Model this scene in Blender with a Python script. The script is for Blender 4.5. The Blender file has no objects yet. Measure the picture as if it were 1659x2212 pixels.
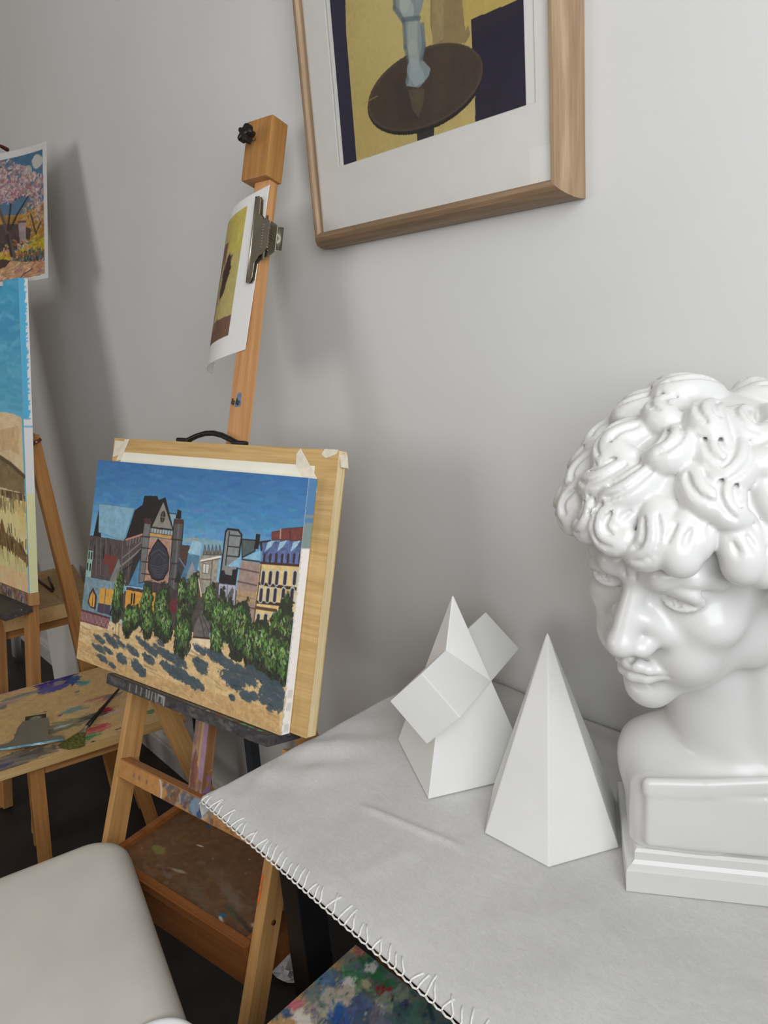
import bpy, bmesh, math, random
import numpy as np
from mathutils import Matrix, Vector
random.seed(7); RNG = np.random.default_rng(7)
S = bpy.context.scene
COL = S.collection

# ------------------------------------------------------------------ camera
FPX, CX, CY = 1567.6, 829.5, 1106.0          # focal length and centre in pixels of the 1659x2212 frame
CAM = np.array([0.0, -0.88, 1.464])
MW = np.array([[0.6723, 0.1392, -0.7271],    # camera axes (right, down, forward) as columns, in world space
               [0.7361, -0.2297, 0.6367],
               [-0.0784, -0.9633, -0.2568]])
_q, _r = np.linalg.qr(MW); MW = _q * np.sign(np.diag(_r))
cam_data = bpy.data.cameras.new('camera'); cam = bpy.data.objects.new('camera', cam_data); COL.objects.link(cam)
cam_data.sensor_fit = 'VERTICAL'; cam_data.sensor_height = 24.0; cam_data.lens = FPX / 2212 * 24.0
cam_data.clip_start = 0.02
cm = Matrix.Identity(4)
for i in range(3):
    cm[i][0] = MW[i, 0]; cm[i][1] = -MW[i, 1]; cm[i][2] = -MW[i, 2]; cm[i][3] = CAM[i]
cam.matrix_world = cm
S.camera = cam

# ------------------------------------------------------------------ light
S.view_settings.view_transform = 'Standard'; S.view_settings.look = 'None'
S.view_settings.gamma = 1.0; S.view_settings.use_curve_mapping = False
S.view_settings.exposure = -0.20
w = bpy.data.worlds.new('world'); S.world = w; w.use_nodes = True
w.node_tree.nodes['Background'].inputs[0].default_value = (0.75, 0.85, 1.0, 1)
w.node_tree.nodes['Background'].inputs[1].default_value = 1.0
def area(name, loc, rot, sx, sy, power, col):
    l = bpy.data.lights.new(name, 'AREA'); l.shape = 'RECTANGLE'; l.size = sx; l.size_y = sy
    l.energy = power; l.color = col
    o = bpy.data.objects.new(name, l); COL.objects.link(o); o.location = loc; o.rotation_euler = rot
    return o
# daylight falling in through the window of the right wall and the farther window of the front wall
area('window_daylight', (0.53, -1.28, 1.95), (0, math.radians(90), 0), 1.2, 1.5, 35, (0.97, 0.985, 1.0))
area('front_window_daylight', (-2.7, -4.08, 1.95), (math.radians(90), 0, 0), 1.8, 1.3, 31, (1.0, 0.94, 0.86))

# ------------------------------------------------------------------ helpers
def tag(o, label=None, cat=None, group=None, kind=None):
    if label: o['label'] = label
    if cat: o['category'] = cat
    if group: o['group'] = group
    if kind: o['kind'] = kind
    return o
def empty(name, loc=(0, 0, 0)):
    o = bpy.data.objects.new(name, None); COL.objects.link(o); o.location = loc; o.empty_display_size = 0.05
    return o
def link(name, me, mat, parent=None, mw=None, smooth=False):
    o = bpy.data.objects.new(name, me); COL.objects.link(o)
    if mat: me.materials.append(mat)
    if smooth:
        me.polygons.foreach_set('use_smooth', [True] * len(me.polygons))
    M = mw if mw is not None else Matrix.Identity(4)
    if parent:
        o.parent = parent; o.matrix_parent_inverse = Matrix.Identity(4)
        par = Matrix.Identity(4); p = parent; chain = []
        while p: chain.append(p); p = p.parent
        for p in reversed(chain): par = par @ p.matrix_basis
        o.matrix_basis = par.inverted() @ M
    else: o.matrix_basis = M
    return o
def mesh_of(bm, name):
    me = bpy.data.meshes.new(name); bm.normal_update(); bm.to_mesh(me); bm.free(); return me
def frame(o, x, y, z):
    m = Matrix.Identity(4)
    for i in range(3): m[i][0] = x[i]; m[i][1] = y[i]; m[i][2] = z[i]; m[i][3] = o[i]
    return m
def unit(v): v = np.array(v, float); return v / np.linalg.norm(v)
def T(x=0, y=0, z=0): return Matrix.Translation((x, y, z))
def Rz(a): return Matrix.Rotation(math.radians(a), 4, 'Z')
def box_me(name, a, b, bev=0.002, seg=2):
    bm = bmesh.new()
    a = np.array(a, float); b = np.array(b, float)
    lo, hi = np.minimum(a, b), np.maximum(a, b)
    bmesh.ops.create_cube(bm, size=1)
    for v in bm.verts:
        for i in range(3): v.co[i] = lo[i] + (v.co[i] + .5) * (hi[i] - lo[i])
    if bev: bmesh.ops.bevel(bm, geom=bm.edges[:] , offset=bev, segments=seg, affect='EDGES', profile=.6)
    return mesh_of(bm, name)
def box(name, a, b, mat, parent=None, mw=None, bev=0.002, seg=2):
    """box between corners a and b (in the frame mw); the mesh is centred so that its own coordinates follow the piece"""
    a = np.array(a, float); b = np.array(b, float); c = (a + b) / 2
    M = (mw if mw is not None else Matrix.Identity(4)) @ T(*c)
    return link(name, box_me(name, a - c, b - c, bev, seg), mat, parent, M, smooth=False)
def beam(name, p, q, w, d, mat, parent=None, side=(1, 0, 0), bev=0.002):
    """straight piece from p to q; w along 'side', d across"""
    p = np.array(p, float); q = np.array(q, float); z = unit(q - p)
    x = unit(np.array(side) - z * (np.array(side) @ z)); y = np.cross(z, x); L = np.linalg.norm(q - p)
    return link(name, box_me(name, (-w / 2, -d / 2, -L / 2), (w / 2, d / 2, L / 2), bev), mat, parent, frame((p + q) / 2, x, y, z))
def tube_bm(bm, pts, radii, n=8, caps=True):
    pts = [Vector(p) for p in pts]
    if not hasattr(radii, '__len__'): radii = [radii] * len(pts)
    rings = []; up = None
    for i, p in enumerate(pts):
        t = (pts[min(i + 1, len(pts) - 1)] - pts[max(i - 1, 0)]).normalized()
        if up is None: up = Vector((0, 0, 1)) if abs(t.z) < .9 else Vector((1, 0, 0))
        x = (up - t * up.dot(t)).normalized(); y = t.cross(x); up = x
        rings.append([bm.verts.new(p + (x * math.cos(2 * math.pi * k / n) + y * math.sin(2 * math.pi * k / n)) * radii[i]) for k in range(n)])
    for a, b in zip(rings, rings[1:]):
        for k in range(n): bm.faces.new((a[k], a[(k + 1) % n], b[(k + 1) % n], b[k]))
    if caps: bm.faces.new(rings[0][::-1]); bm.faces.new(rings[-1])
def tube(name, pts, r, mat, parent=None, n=8, mw=None):
    bm = bmesh.new(); tube_bm(bm, pts, r, n); return link(name, mesh_of(bm, name), mat, parent, mw, smooth=True)
def prism_me(name, outline, z0, z1, bev=0.0, seg=2):
    bm = bmesh.new()
    lo = [bm.verts.new((x, y, z0)) for x, y in outline]; hi = [bm.verts.new((x, y, z1)) for x, y in outline]
    n = len(lo)
    bm.faces.new(lo[::-1]); bm.faces.new(hi)
    for i in range(n): bm.faces.new((lo[i], lo[(i + 1) % n], hi[(i + 1) % n], hi[i]))
    bmesh.ops.recalc_face_normals(bm, faces=bm.faces)
    if bev: bmesh.ops.bevel(bm, geom=bm.edges[:], offset=bev, segments=seg, affect='EDGES', profile=.6)
    return mesh_of(bm, name)
def np_mesh(name, V, F):
    me = bpy.data.meshes.new(name); V = np.asarray(V, np.float32); F = np.asarray(F, np.int32)
    me.vertices.add(len(V)); me.vertices.foreach_set('co', V.ravel())
    k = F.shape[1]
    me.loops.add(F.size); me.loops.foreach_set('vertex_index', F.ravel())
    me.polygons.add(len(F)); me.polygons.foreach_set('loop_start', np.arange(len(F), dtype=np.int32) * k)
    me.polygons.foreach_set('loop_total', np.full(len(F), k, np.int32))
    me.update(calc_edges=True); me.validate(); return me
def grid_faces(nu, nv):
    i = np.arange((nu - 1) * (nv - 1)); r = i // (nu - 1); c = i % (nu - 1); a = r * nu + c
    return np.stack([a, a + 1, a + nu + 1, a + nu], 1)
# pixel of the photograph -> point on a real plane of the place
def ray(p): return MW @ np.array([p[0] - CX, p[1] - CY, FPX])
def on_plane(p, q, n):
    r = ray(p); n = np.array(n, float); return CAM + r * (((np.array(q) - CAM) @ n) / (r @ n))
def on_z(p, z): return on_plane(p, (0, 0, z), (0, 0, 1))
def on_y(p, y): return on_plane(p, (0, y, 0), (0, 1, 0))

# ------------------------------------------------------------------ materials
def srgb(c):
    c = np.asarray(c, float) / 255.0
    return np.where(c <= .04045, c / 12.92, ((c + .055) / 1.055) ** 2.4)
def rgba(c): return (*[float(v) for v in srgb(c)], 1)
class NT:
    def __init__(s, name, rough=.5, spec=.5, metal=0.0):
        s.m = bpy.data.materials.new(name); s.m.use_nodes = True; s.t = s.m.node_tree
        s.b = s.t.nodes['Principled BSDF']; s.b.inputs['Roughness'].default_value = rough
        s.b.inputs['Specular IOR Level'].default_value = spec; s.b.inputs['Metallic'].default_value = metal
    def n(s, typ, **kw):
        nd = s.t.nodes.new(typ)
        for k, v in kw.items():
            if k in nd.inputs: nd.inputs[k].default_value = v
            else: setattr(nd, k, v)
        return nd
    def l(s, a, b): s.t.links.new(a, b)
    def coords(s, scale=(1, 1, 1), kind='Object'):
        tc = s.n('ShaderNodeTexCoord'); mp = s.n('ShaderNodeMapping'); mp.inputs['Scale'].default_value = scale
        s.l(tc.outputs[kind], mp.inputs['Vector']); return mp.outputs['Vector']
    def noise(s, vec, scale, detail=4, rough=.5, dist=0.0):
        nd = s.n('ShaderNodeTexNoise', Scale=scale, Detail=detail, Roughness=rough, Distortion=dist)
        s.l(vec, nd.inputs['Vector']); return nd.outputs['Fac']
    def ramp(s, fac, stops, interp='LINEAR'):
        r = s.n('ShaderNodeValToRGB'); r.color_ramp.interpolation = interp
        el = r.color_ramp.elements
        while len(el) < len(stops): el.new(.5)
        for e, (p, c) in zip(el, stops): e.position = p; e.color = c if len(c) == 4 else rgba(c)
        s.l(fac, r.inputs['Fac']); return r.outputs['Color']
    def mix(s, fac, a, b, mode='MIX'):
        m = s.n('ShaderNodeMix', data_type='RGBA', blend_type=mode)
        for sock, v in ((0, fac), (6, a), (7, b)):
            if isinstance(v, (int, float)): m.inputs[sock].default_value = v
            elif isinstance(v, tuple): m.inputs[sock].default_value = v
            else: s.l(v, m.inputs[sock])
        return m.outputs[2]
    def base(s, c):
        if isinstance(c, tuple): s.b.inputs['Base Color'].default_value = c
        else: s.l(c, s.b.inputs['Base Color'])
        return s
    def bump(s, h, strength=.2, dist=.002):
        b = s.n('ShaderNodeBump', Strength=strength, Distance=dist); s.l(h, b.inputs['Height']); s.l(b.outputs['Normal'], s.b.inputs['Normal']); return s
def BW(v): return (v, v, v, 1)
def m_plain(name, c, rough=.5, spec=.5, metal=0.0, var=0.06, scale=30, bump=0.0):
    s = NT(name, rough, spec, metal); v = s.coords()
    f = s.noise(v, scale, 4)
    c = np.array(c, float)
    s.base(s.ramp(f, [(.3, tuple(c * (1 - var))), (.7, tuple(np.minimum(c * (1 + var), 255)))]))
    if bump: s.bump(f, bump)
    return s.m
def m_wood(name, dark, mid, light, axis=2, rough=.42, grain=1.0, stains=None, fine=1.0):
    """wood with the grain running along the given local axis"""
    s = NT(name, rough, .35)
    sc = [26 * grain] * 3; sc[axis] = 1.6 * grain
    v = s.coords(tuple(sc))
    f1 = s.noise(v, 1.0, 6, .6, .6)
    sc2 = [220 * fine] * 3; sc2[axis] = 9 * fine
    f2 = s.noise(s.coords(tuple(sc2)), 1.0, 3, .6)
    c = s.ramp(f1, [(.25, dark), (.5, mid), (.75, light)])
    c2 = s.ramp(f2, [(.35, (.72, .70, .68, 1)), (.6, (1, 1, 1, 1))])
    c = s.mix(.55, c, c2, 'MULTIPLY')
    if stains:                                     # flecks and smears of paint with a shape of their own
        for k, (col, thr, scl, strg) in enumerate(stains):
            add = s.n('ShaderNodeVectorMath', operation='ADD'); add.inputs[1].default_value = (k * 3.7, k * 1.9, k * 5.1)
            s.l(s.coords((scl, scl * 1.3, scl * .8)), add.inputs[0])
            f = s.noise(add.outputs[0], 1.0, 5, .62, 1.2)
            msk = s.ramp(f, [(thr, BW(0)), (thr + .03, BW(strg))])
            c = s.mix(msk, c, rgba(col))
    s.base(c); s.bump(f2, .12, .001)
    return s.m
M = {}
M['wall'] = None
def m_wall():
    s = NT('wall_paint', .55, .35); v = s.coords()
    f = s.noise(v, 3.0, 5, .55); g = s.noise(v, 220, 4, .6)
    s.base(s.ramp(f, [(.3, (218, 219, 218)), (.7, (224, 225, 224))]))
    s.bump(g, .10, .0008); return s.m
M['wall'] = m_wall()
M['far_wall'] = m_plain('tan_wall_paint', (156, 128, 100), .8, var=.02, scale=3)
M['ceiling'] = m_plain('ceiling_paint', (206, 202, 196), .8, var=.01)
M['baseboard'] = m_plain('baseboard_paint', (226, 225, 222), .35, var=.02)
M['floor'] = m_plain('dark_vinyl_floor', (44, 42, 42), .45, .4, var=.16, scale=9, bump=.05)
M['beech'] = m_wood('orange_beech', (172, 122, 68), (202, 154, 96), (216, 174, 120), 2)
M['beechy'] = m_wood('orange_beech_leg', (172, 122, 68), (202, 154, 96), (216, 174, 120), 1)
M['beechx'] = m_wood('orange_beech_rail', (158, 112, 62), (196, 146, 88), (210, 164, 106), 0)
ST = [((70, 84, 110), .62, 9, .8), ((196, 196, 190), .66, 14, .9), ((96, 40, 40), .66, 11, .8), ((40, 40, 44), .65, 17, .9)]
M['beechstain'] = m_wood('paint_stained_beech', (128, 82, 46), (168, 112, 64), (188, 134, 84), 0, stains=ST)
M['beechmast'] = m_wood('flecked_beech', (184, 128, 78), (210, 156, 104), (222, 174, 124), 1, fine=.45)
M['maststain'] = m_wood('paint_stained_mast', (130, 92, 60), (168, 122, 84), (186, 144, 106), 1,
    stains=[((150, 118, 160), .56, 7, .85), ((120, 70, 60), .6, 8, .8), ((80, 96, 140), .66, 13, .9), ((206, 160, 90), .64, 16, .8)])
M['block'] = m_wood('brown_beech_block', (150, 104, 56), (180, 130, 74), (196, 150, 92), 1)
M['boxwood'] = m_wood('brown_box_wood', (112, 64, 28), (144, 88, 42), (162, 106, 56), 0, stains=[((150, 156, 170), .70, 22, .8), ((60, 50, 40), .70, 16, .7)])
M['pine'] = m_wood('pale_pine', (188, 146, 88), (216, 178, 118), (228, 196, 142), 1, stains=[((60, 46, 50), .73, 16, .9)])
M['pineleg'] = m_wood('pine_leg', (156, 104, 56), (190, 136, 80), (206, 156, 102), 2)
M['pinelegy'] = m_wood('pine_upright', (156, 104, 56), (190, 136, 80), (206, 156, 102), 1)
M['pinestain'] = m_wood('stained_pine_leg', (160, 108, 62), (196, 144, 92), (212, 164, 114), 1, stains=[((88, 120, 90), .68, 14, .8), ((196, 186, 176), .66, 10, .7)])
M['oak'] = m_wood('pale_oak', (140, 114, 86), (170, 142, 112), (200, 174, 144), 2, rough=.5, grain=2.2)
M['oakx'] = m_wood('pale_oak_rail', (120, 96, 72), (148, 122, 96), (174, 148, 120), 0, rough=.5, grain=2.2)
M['ply'] = m_wood('plywood_face', (190, 152, 92), (208, 172, 112), (218, 186, 130), 0, rough=.5, grain=3)
M['plyedge'] = m_wood('pale_plywood_edge', (214, 190, 142), (234, 212, 166), (240, 222, 182), 1, rough=.55, grain=2.5)
def m_traypaint():
    s = NT('caked_paint_on_tray', .5, .4); v = s.coords((26, 60, 60))
    f = s.noise(v, 1.0, 6, .65, 1.0); g = s.noise(s.coords((70, 70, 40)), 1.0, 5, .6, .8)
    c = s.ramp(f, [(.28, (46, 44, 46)), (.42, (78, 76, 76)), (.5, (60, 58, 62)), (.58, (92, 78, 76)), (.66, (58, 62, 70)), (.76, (120, 116, 110))])
    c2 = s.ramp(g, [(.66, BW(0)), (.70, BW(.8))])
    hue = s.ramp(s.noise(s.coords((22, 22, 22)), 1.0, 2), [(.4, (170, 174, 176)), (.5, (70, 110, 150)), (.58, (74, 140, 90)), (.64, (150, 60, 54))])
    s.base(s.mix(c2, c, hue)); s.bump(g, .6, .004); return s.m
M['traypaint'] = m_traypaint()
M['plaster'] = m_plain('white_plaster', (232, 232, 229), .42, .45, var=.012, scale=14)
M['gloss_plaster'] = m_plain('glossy_white_resin', (220, 220, 218), .27, .5, var=.012, scale=6)
def m_felt():
    s = NT('pale_grey_felt', .95, .1); v = s.coords()
    f = s.noise(v, 5.0, 5, .6, .6); g = s.noise(v, 420, 3, .7); h = s.noise(s.coords((60, 130, 60)), 1.0, 5, .65, 1.5)
    c = s.ramp(f, [(.3, (200, 199, 197)), (.7, (216, 215, 213))])
    c = s.mix(.35, c, s.ramp(h, [(.3, BW(.72)), (.7, BW(1))]), 'MULTIPLY')
    c = s.mix(.3, c, s.ramp(g, [(.3, BW(.7)), (.7, BW(1))]), 'MULTIPLY')
    s.base(c); s.bump(h, .35, .0015)
    try: s.b.inputs['Sheen Weight'].default_value = .15
    except KeyError: pass
    return s.m
M['felt'] = m_felt()
M['yarn'] = m_plain('white_yarn', (232, 231, 226), .8, .2, var=.05, scale=300)
M['black_metal'] = m_plain('black_metal', (22, 22, 24), .45, .4, var=.1)
M['slate_metal'] = m_plain('slate_grey_metal', (56, 64, 72), .5, .4, var=.08)
M['black_plastic'] = m_plain('black_plastic', (16, 16, 17), .38, .5, var=.1)
M['steel'] = m_plain('nickel_steel', (190, 184, 168), .36, .5, 1.0, var=.04)
M['bluesteel'] = m_plain('paint_smeared_steel', (110, 168, 196), .45, .4, 0.0, var=.3, scale=60)
M['rust'] = m_plain('rusty_steel', (92, 52, 30), .6, .4, .3, var=.3, scale=60)
M['canvas_white'] = m_plain('primed_canvas', (236, 236, 234), .8, .2, var=.03, scale=200, bump=.15)
M['paper'] = m_plain('white_paper', (232, 231, 226), .7, .2, var=.01)
M['cream_paper'] = m_plain('cream_paper', (238, 235, 220), .7, .2, var=.01)
M['mat'] = m_plain('white_mat_board', (228, 227, 222), .8, .2, var=.01)
M['tape'] = m_plain('masking_tape', (228, 220, 200), .6, .3, var=.04, scale=80)
M['white_plastic'] = m_plain('scuffed_white_plastic', (216, 212, 202), .42, .4, var=.025, scale=9)
M['bright_plastic'] = m_plain('white_plastic_rim', (238, 240, 240), .3, .5, var=.01)
M['pencil'] = m_plain('dark_pencil_wood', (58, 34, 30), .4, .5, var=.1)
M['bristle'] = m_plain('green_smeared_bristle', (92, 92, 44), .8, .2, var=.3, scale=180, bump=.4)
M['tissue'] = m_plain('white_tissue', (214, 216, 220), .9, .1, var=.05)
def m_glass():
    s = NT('picture_glass'); t = s.t; out = t.nodes['Material Output']
    tr = s.n('ShaderNodeBsdfTransparent'); gl = s.n('ShaderNodeBsdfGlossy'); gl.inputs['Roughness'].default_value = .02
    fr = s.n('ShaderNodeLayerWeight', Blend=.12); mx = s.n('ShaderNodeMixShader')
    s.l(fr.outputs['Fresnel'], mx.inputs[0]); s.l(tr.outputs[0], mx.inputs[1]); s.l(gl.outputs[0], mx.inputs[2]); s.l(mx.outputs[0], out.inputs['Surface'])
    return s.m
M['glass'] = m_glass()
def m_paint(name, rough=.5, bump=.25, bscale=160):
    s = NT(name, rough, .4)
    a = s.n('ShaderNodeVertexColor'); a.layer_name = 'paint'
    f = s.noise(s.coords(), bscale, 4, .65)
    s.base(s.mix(.25, a.outputs['Color'], s.ramp(f, [(.25, BW(.7)), (.75, BW(1.0))]), 'MULTIPLY')); s.bump(f, bump, .0012); return s.m
M['paint'] = m_paint('acrylic_paint'); M['print'] = m_paint('printed_paper', .55, .02); M['gouache'] = m_paint('gouache_paint', .7, .08)
M['palette'] = m_paint('paint_covered_wood', .5, .3, 120)

# ------------------------------------------------------------------ a small painter: pigments laid on a grid of points
class Paint:
    def __init__(s, w, h, bg, mapf):
        s.w, s.h = w, h; s.a = np.zeros((h, w, 3)); s.a[:] = bg; s.m = mapf
        s.Y, s.X = np.mgrid[0:h, 0:w].astype(float)
        s.rg = np.random.default_rng(11)
    def px(s, pts): return np.array([s.m(p) for p in pts]) * [s.w - 1, s.h - 1]
    def _blend(s, sl, mask, col, alpha):
        m = (mask * alpha)[..., None]; s.a[sl] = s.a[sl] * (1 - m) + np.array(col, float) * m
    def _box(s, P, pad):
        x0, y0 = np.floor(P.min(0) - pad).astype(int); x1, y1 = np.ceil(P.max(0) + pad).astype(int) + 1
        x0, y0 = max(x0, 0), max(y0, 0); x1, y1 = min(x1, s.w), min(y1, s.h)
        return None if x0 >= x1 or y0 >= y1 else (slice(y0, y1), slice(x0, x1))
    def vnoise(s, sl, f, seed=0):
        x = s.X[sl] * f; y = s.Y[sl] * f
        xi = np.floor(x).astype(int); yi = np.floor(y).astype(int); fx = x - xi; fy = y - yi
        hsh = lambda i, j: (np.sin(i * 127.1 + j * 311.7 + seed * 74.7) * 43758.5453) % 1.0
        fx = fx * fx * (3 - 2 * fx); fy = fy * fy * (3 - 2 * fy)
        return (hsh(xi, yi) * (1 - fx) + hsh(xi + 1, yi) * fx) * (1 - fy) + (hsh(xi, yi + 1) * (1 - fx) + hsh(xi + 1, yi + 1) * fx) * fy
    def poly(s, pts, col, alpha=1.0, var=.10, outline=None, ow=1.0):
        P = s.px(pts); sl = s._box(P, 2)
        if sl is None: return
        X, Y = s.X[sl], s.Y[sl]; ins = np.zeros(X.shape, bool); n = len(P)
        for i in range(n):
            (x1, y1), (x2, y2) = P[i], P[(i + 1) % n]
            if y1 == y2: continue
            c = ((y1 > Y) != (y2 > Y)) & (X < (x2 - x1) * (Y - y1) / (y2 - y1) + x1); ins ^= c
        nz = 1 + var * 2 * (s.vnoise(sl, .16, s.rg.integers(99)) * .6 + s.vnoise(sl, .5, 3) * .4 - .5)
        m = (ins * alpha)[..., None]
        s.a[sl] = s.a[sl] * (1 - m) + np.clip(np.array(col, float) * nz[..., None], 0, 255) * m
        if outline is not None: s.line(list(pts) + [pts[0]], ow, outline)
    def line(s, pts, wd, col, alpha=1.0, w2=None, rough=0.0):
        P = s.px(pts); w2 = wd if w2 is None else w2
        n = len(P) - 1
        for i in range(n):
            a, b = P[i], P[i + 1]; wa = wd + (w2 - wd) * i / n; wb = wd + (w2 - wd) * (i + 1) / n
            sl = s._box(np.array([a, b]), max(wa, wb) + 2)
            if sl is None: continue
            d = b - a; L = d @ d + 1e-9
            t = np.clip(((s.X[sl] - a[0]) * d[0] + (s.Y[sl] - a[1]) * d[1]) / L, 0, 1)
            r = np.hypot(s.X[sl] - a[0] - t * d[0], s.Y[sl] - a[1] - t * d[1])
            ww = (wa + (wb - wa) * t) / 2
            if rough: ww = ww * (1 - rough + 2 * rough * s.vnoise(sl, .45, 5))
            s._blend(sl, np.clip(ww - r + .5, 0, 1), col, alpha)
    def blob(s, c, rx, ry, ang, col, alpha=1.0, rough=.35, soft=1.5, freq=.14):
        """irregular dab; radii in grid points, angle in degrees"""
        C = s.px([c])[0]; R = max(rx, ry) * 1.6 + 3; sl = s._box(np.array([C]), R)
        if sl is None: return
        dx, dy = s.X[sl] - C[0], s.Y[sl] - C[1]; a = math.radians(ang)
        u = (dx * math.cos(a) + dy * math.sin(a)) / rx; v = (-dx * math.sin(a) + dy * math.cos(a)) / ry
        r = np.hypot(u, v) + rough * 2 * (s.vnoise(sl, freq, s.rg.integers(99)) * .65 + s.vnoise(sl, freq * 3, 8) * .35 - .5)
        s._blend(sl, np.clip((1 - r) * min(rx, ry) / soft, 0, 1), col, alpha)
    def dabs(s, n, c, rx, ry, cols, ln, wd, ang, spread=25, alpha=.9, jit=14):
        """n little strokes inside an ellipse; radii and lengths in grid points"""
        C = s.px([c])[0]
        for _ in range(n):
            a = s.rg.uniform(0, 2 * math.pi); r = math.sqrt(s.rg.uniform())
            p = C + np.array([rx * r * math.cos(a), ry * r * math.sin(a)])
            t = math.radians(ang + s.rg.normal() * spread); d = np.array([math.cos(t), math.sin(t)]) * ln * s.rg.uniform(.6, 1.3) / 2
            col = np.clip(np.array(cols[s.rg.integers(len(cols))], float) + s.rg.normal(size=3) * jit * .5 + s.rg.normal() * jit, 0, 255)
            s._seg(p - d, p + d, wd * s.rg.uniform(.7, 1.3), col, alpha)
    def _seg(s, a, b, wd, col, alpha):
        sl = s._box(np.array([a, b]), wd + 1)
        if sl is None: return
        d = b - a; L = d @ d + 1e-9
        t = np.clip(((s.X[sl] - a[0]) * d[0] + (s.Y[sl] - a[1]) * d[1]) / L, 0, 1)
        r = np.hypot(s.X[sl] - a[0] - t * d[0], s.Y[sl] - a[1] - t * d[1])
        s._blend(sl, np.clip(wd / 2 - r + .5, 0, 1), col, alpha)
    def colors(s, gain=1.0):
        return np.clip(srgb(np.clip(s.a, 0, 255)) * gain, 0, 1)
def painted(name, P, surf, mat, parent=None, gain=1.0, mw=None):
    """sheet whose points are surf(u, v) (v running down) carrying the pigments of P"""
    v, u = np.mgrid[0:P.h, 0:P.w]; u = u / (P.w - 1.0); v = v / (P.h - 1.0)
    V = surf(u.ravel(), v.ravel())
    F = grid_faces(P.w, P.h)[:, ::-1]
    me = np_mesh(name, V, F)
    at = me.color_attributes.new('paint', 'FLOAT_COLOR', 'POINT')
    c = np.ones((P.w * P.h, 4), np.float32); c[:, :3] = P.colors(gain).reshape(-1, 3)
    at.data.foreach_set('color', c.ravel())
    return link(name, me, mat, parent, mw, smooth=True)
def homography(src):
    """photo pixels of the corners TL, TR, BR, BL -> unit square"""
    dst = [(0, 0), (1, 0), (1, 1), (0, 1)]; A = []; b = []
    for (x, y), (u, v) in zip(src, dst):
        A.append([x, y, 1, 0, 0, 0, -u * x, -u * y]); b.append(u)
        A.append([0, 0, 0, x, y, 1, -v * x, -v * y]); b.append(v)
    h = np.append(np.linalg.solve(np.array(A, float), np.array(b, float)), 1).reshape(3, 3)
    def f(p):
        q = h @ np.array([p[0], p[1], 1.0]); return q[0] / q[2], q[1] / q[2]
    return f

# ------------------------------------------------------------------ the room
XL, XR, YF, ZC = -5.2, 0.55, -4.1, 2.75
def struct(o): o['kind'] = 'structure'; return o
struct(box('wall_back', (XL - .1, 0, 0), (XR + .1, .1, ZC), M['wall'], bev=0))
struct(box('wall_left', (XL - .1, YF - .1, 0), (XL, 0, ZC), M['far_wall'], bev=0))
struct(box('floor', (XL - .1, YF - .1, -.06), (XR + .1, .1, 0), M['floor'], bev=0))
struct(box('ceiling', (XL - .1, YF - .1, ZC), (XR + .1, .1, ZC + .06), M['ceiling'], bev=0))
def wall_with_window(name, holes_axis, fixed, lo, hi, w0, w1, z0, z1):
    """wall around one window opening, as one mesh of four slabs"""
    bm = bmesh.new()
    def slab(a, b):
        r = bmesh.ops.create_cube(bm, size=1)
        for v in r['verts']:
            for i in range(3): v.co[i] = a[i] + (v.co[i] + .5) * (b[i] - a[i])
    f0, f1 = fixed
    for (p, q, za, zb) in ((lo, w0, 0, ZC), (w1, hi, 0, ZC), (w0, w1, 0, z0), (w0, w1, z1, ZC)):
        if holes_axis == 1: slab((f0, p, za), (f1, q, zb))
        else: slab((p, f0, za), (q, f1, zb))
    return struct(link(name, mesh_of(bm, name), M['wall' if holes_axis == 1 else 'far_wall']))
wall_with_window('wall_right', 1, (XR, XR + .1), YF - .1, .1, -2.06, -.50, 1.32, 2.58)
wall_with_window('wall_front', 0, (YF - .1, YF), XL - .1, XR + .1, -3.62, -1.78, 1.28, 2.62)
def window(name, axis, fixed, w0, w1, z0, z1):
    root = struct(empty(name, ((fixed, w0, z0) if axis == 1 else (w0, fixed, z0))))
    def b(nm, p, q, za, zb, mat, t=.03):
        a, c = ((fixed - t / 2, p, za), (fixed + t / 2, q, zb)) if axis == 1 else ((p, fixed - t / 2, za), (q, fixed + t / 2, zb))
        box(nm, a, c, mat, root, bev=.002 if t > .01 else 0)
    mid = (w0 + w1) / 2
    for p, q, za, zb in ((w0, w0 + .05, z0, z1), (w1 - .05, w1, z0, z1), (mid - .025, mid + .025, z0 + .05, z1 - .05), (w0 + .05, w1 - .05, z0, z0 + .05), (w0 + .05, w1 - .05, z1 - .05, z1)):
        b('frame_bar', p, q, za, zb, M['baseboard'])
    for p, q in ((w0 + .05, mid - .025), (mid + .025, w1 - .05)): b('pane', p, q, z0 + .05, z1 - .05, M['glass'], .004)
window('window_1', 1, XR + .07, -2.06, -.50, 1.32, 2.58)
window('window_2', 0, YF - .07, -3.62, -1.78, 1.28, 2.62)
def baseboard(name, p, q, n):
    """skirting with a stepped top edge: board and moulded cap"""
    prof = [(0, 0), (.014, 0), (.014, .078), (.010, .088), (.010, .094), (.004, .104), (0, .104)]
    p = np.array(p, float); q = np.array(q, float); d = unit(q - p); n = np.array(n, float)
    bm = bmesh.new(); rings = []
    for e in (p, q): rings.append([bm.verts.new(tuple(e + n * a + np.array([0, 0, h]))) for a, h in prof])
    k = len(prof)
    for i in range(k): bm.faces.new((rings[0][i], rings[0][(i + 1) % k], rings[1][(i + 1) % k], rings[1][i]))
    bm.faces.new(rings[0]); bm.faces.new(rings[1][::-1]); bmesh.ops.recalc_face_normals(bm, faces=bm.faces)
    return struct(link(name, mesh_of(bm, name), M['baseboard']))
baseboard('baseboard_back', (XL, 0, 0), (XR, 0, 0), (0, -1, 0))
baseboard('baseboard_left', (XL, YF, 0), (XL, -.014, 0), (1, 0, 0))

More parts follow.
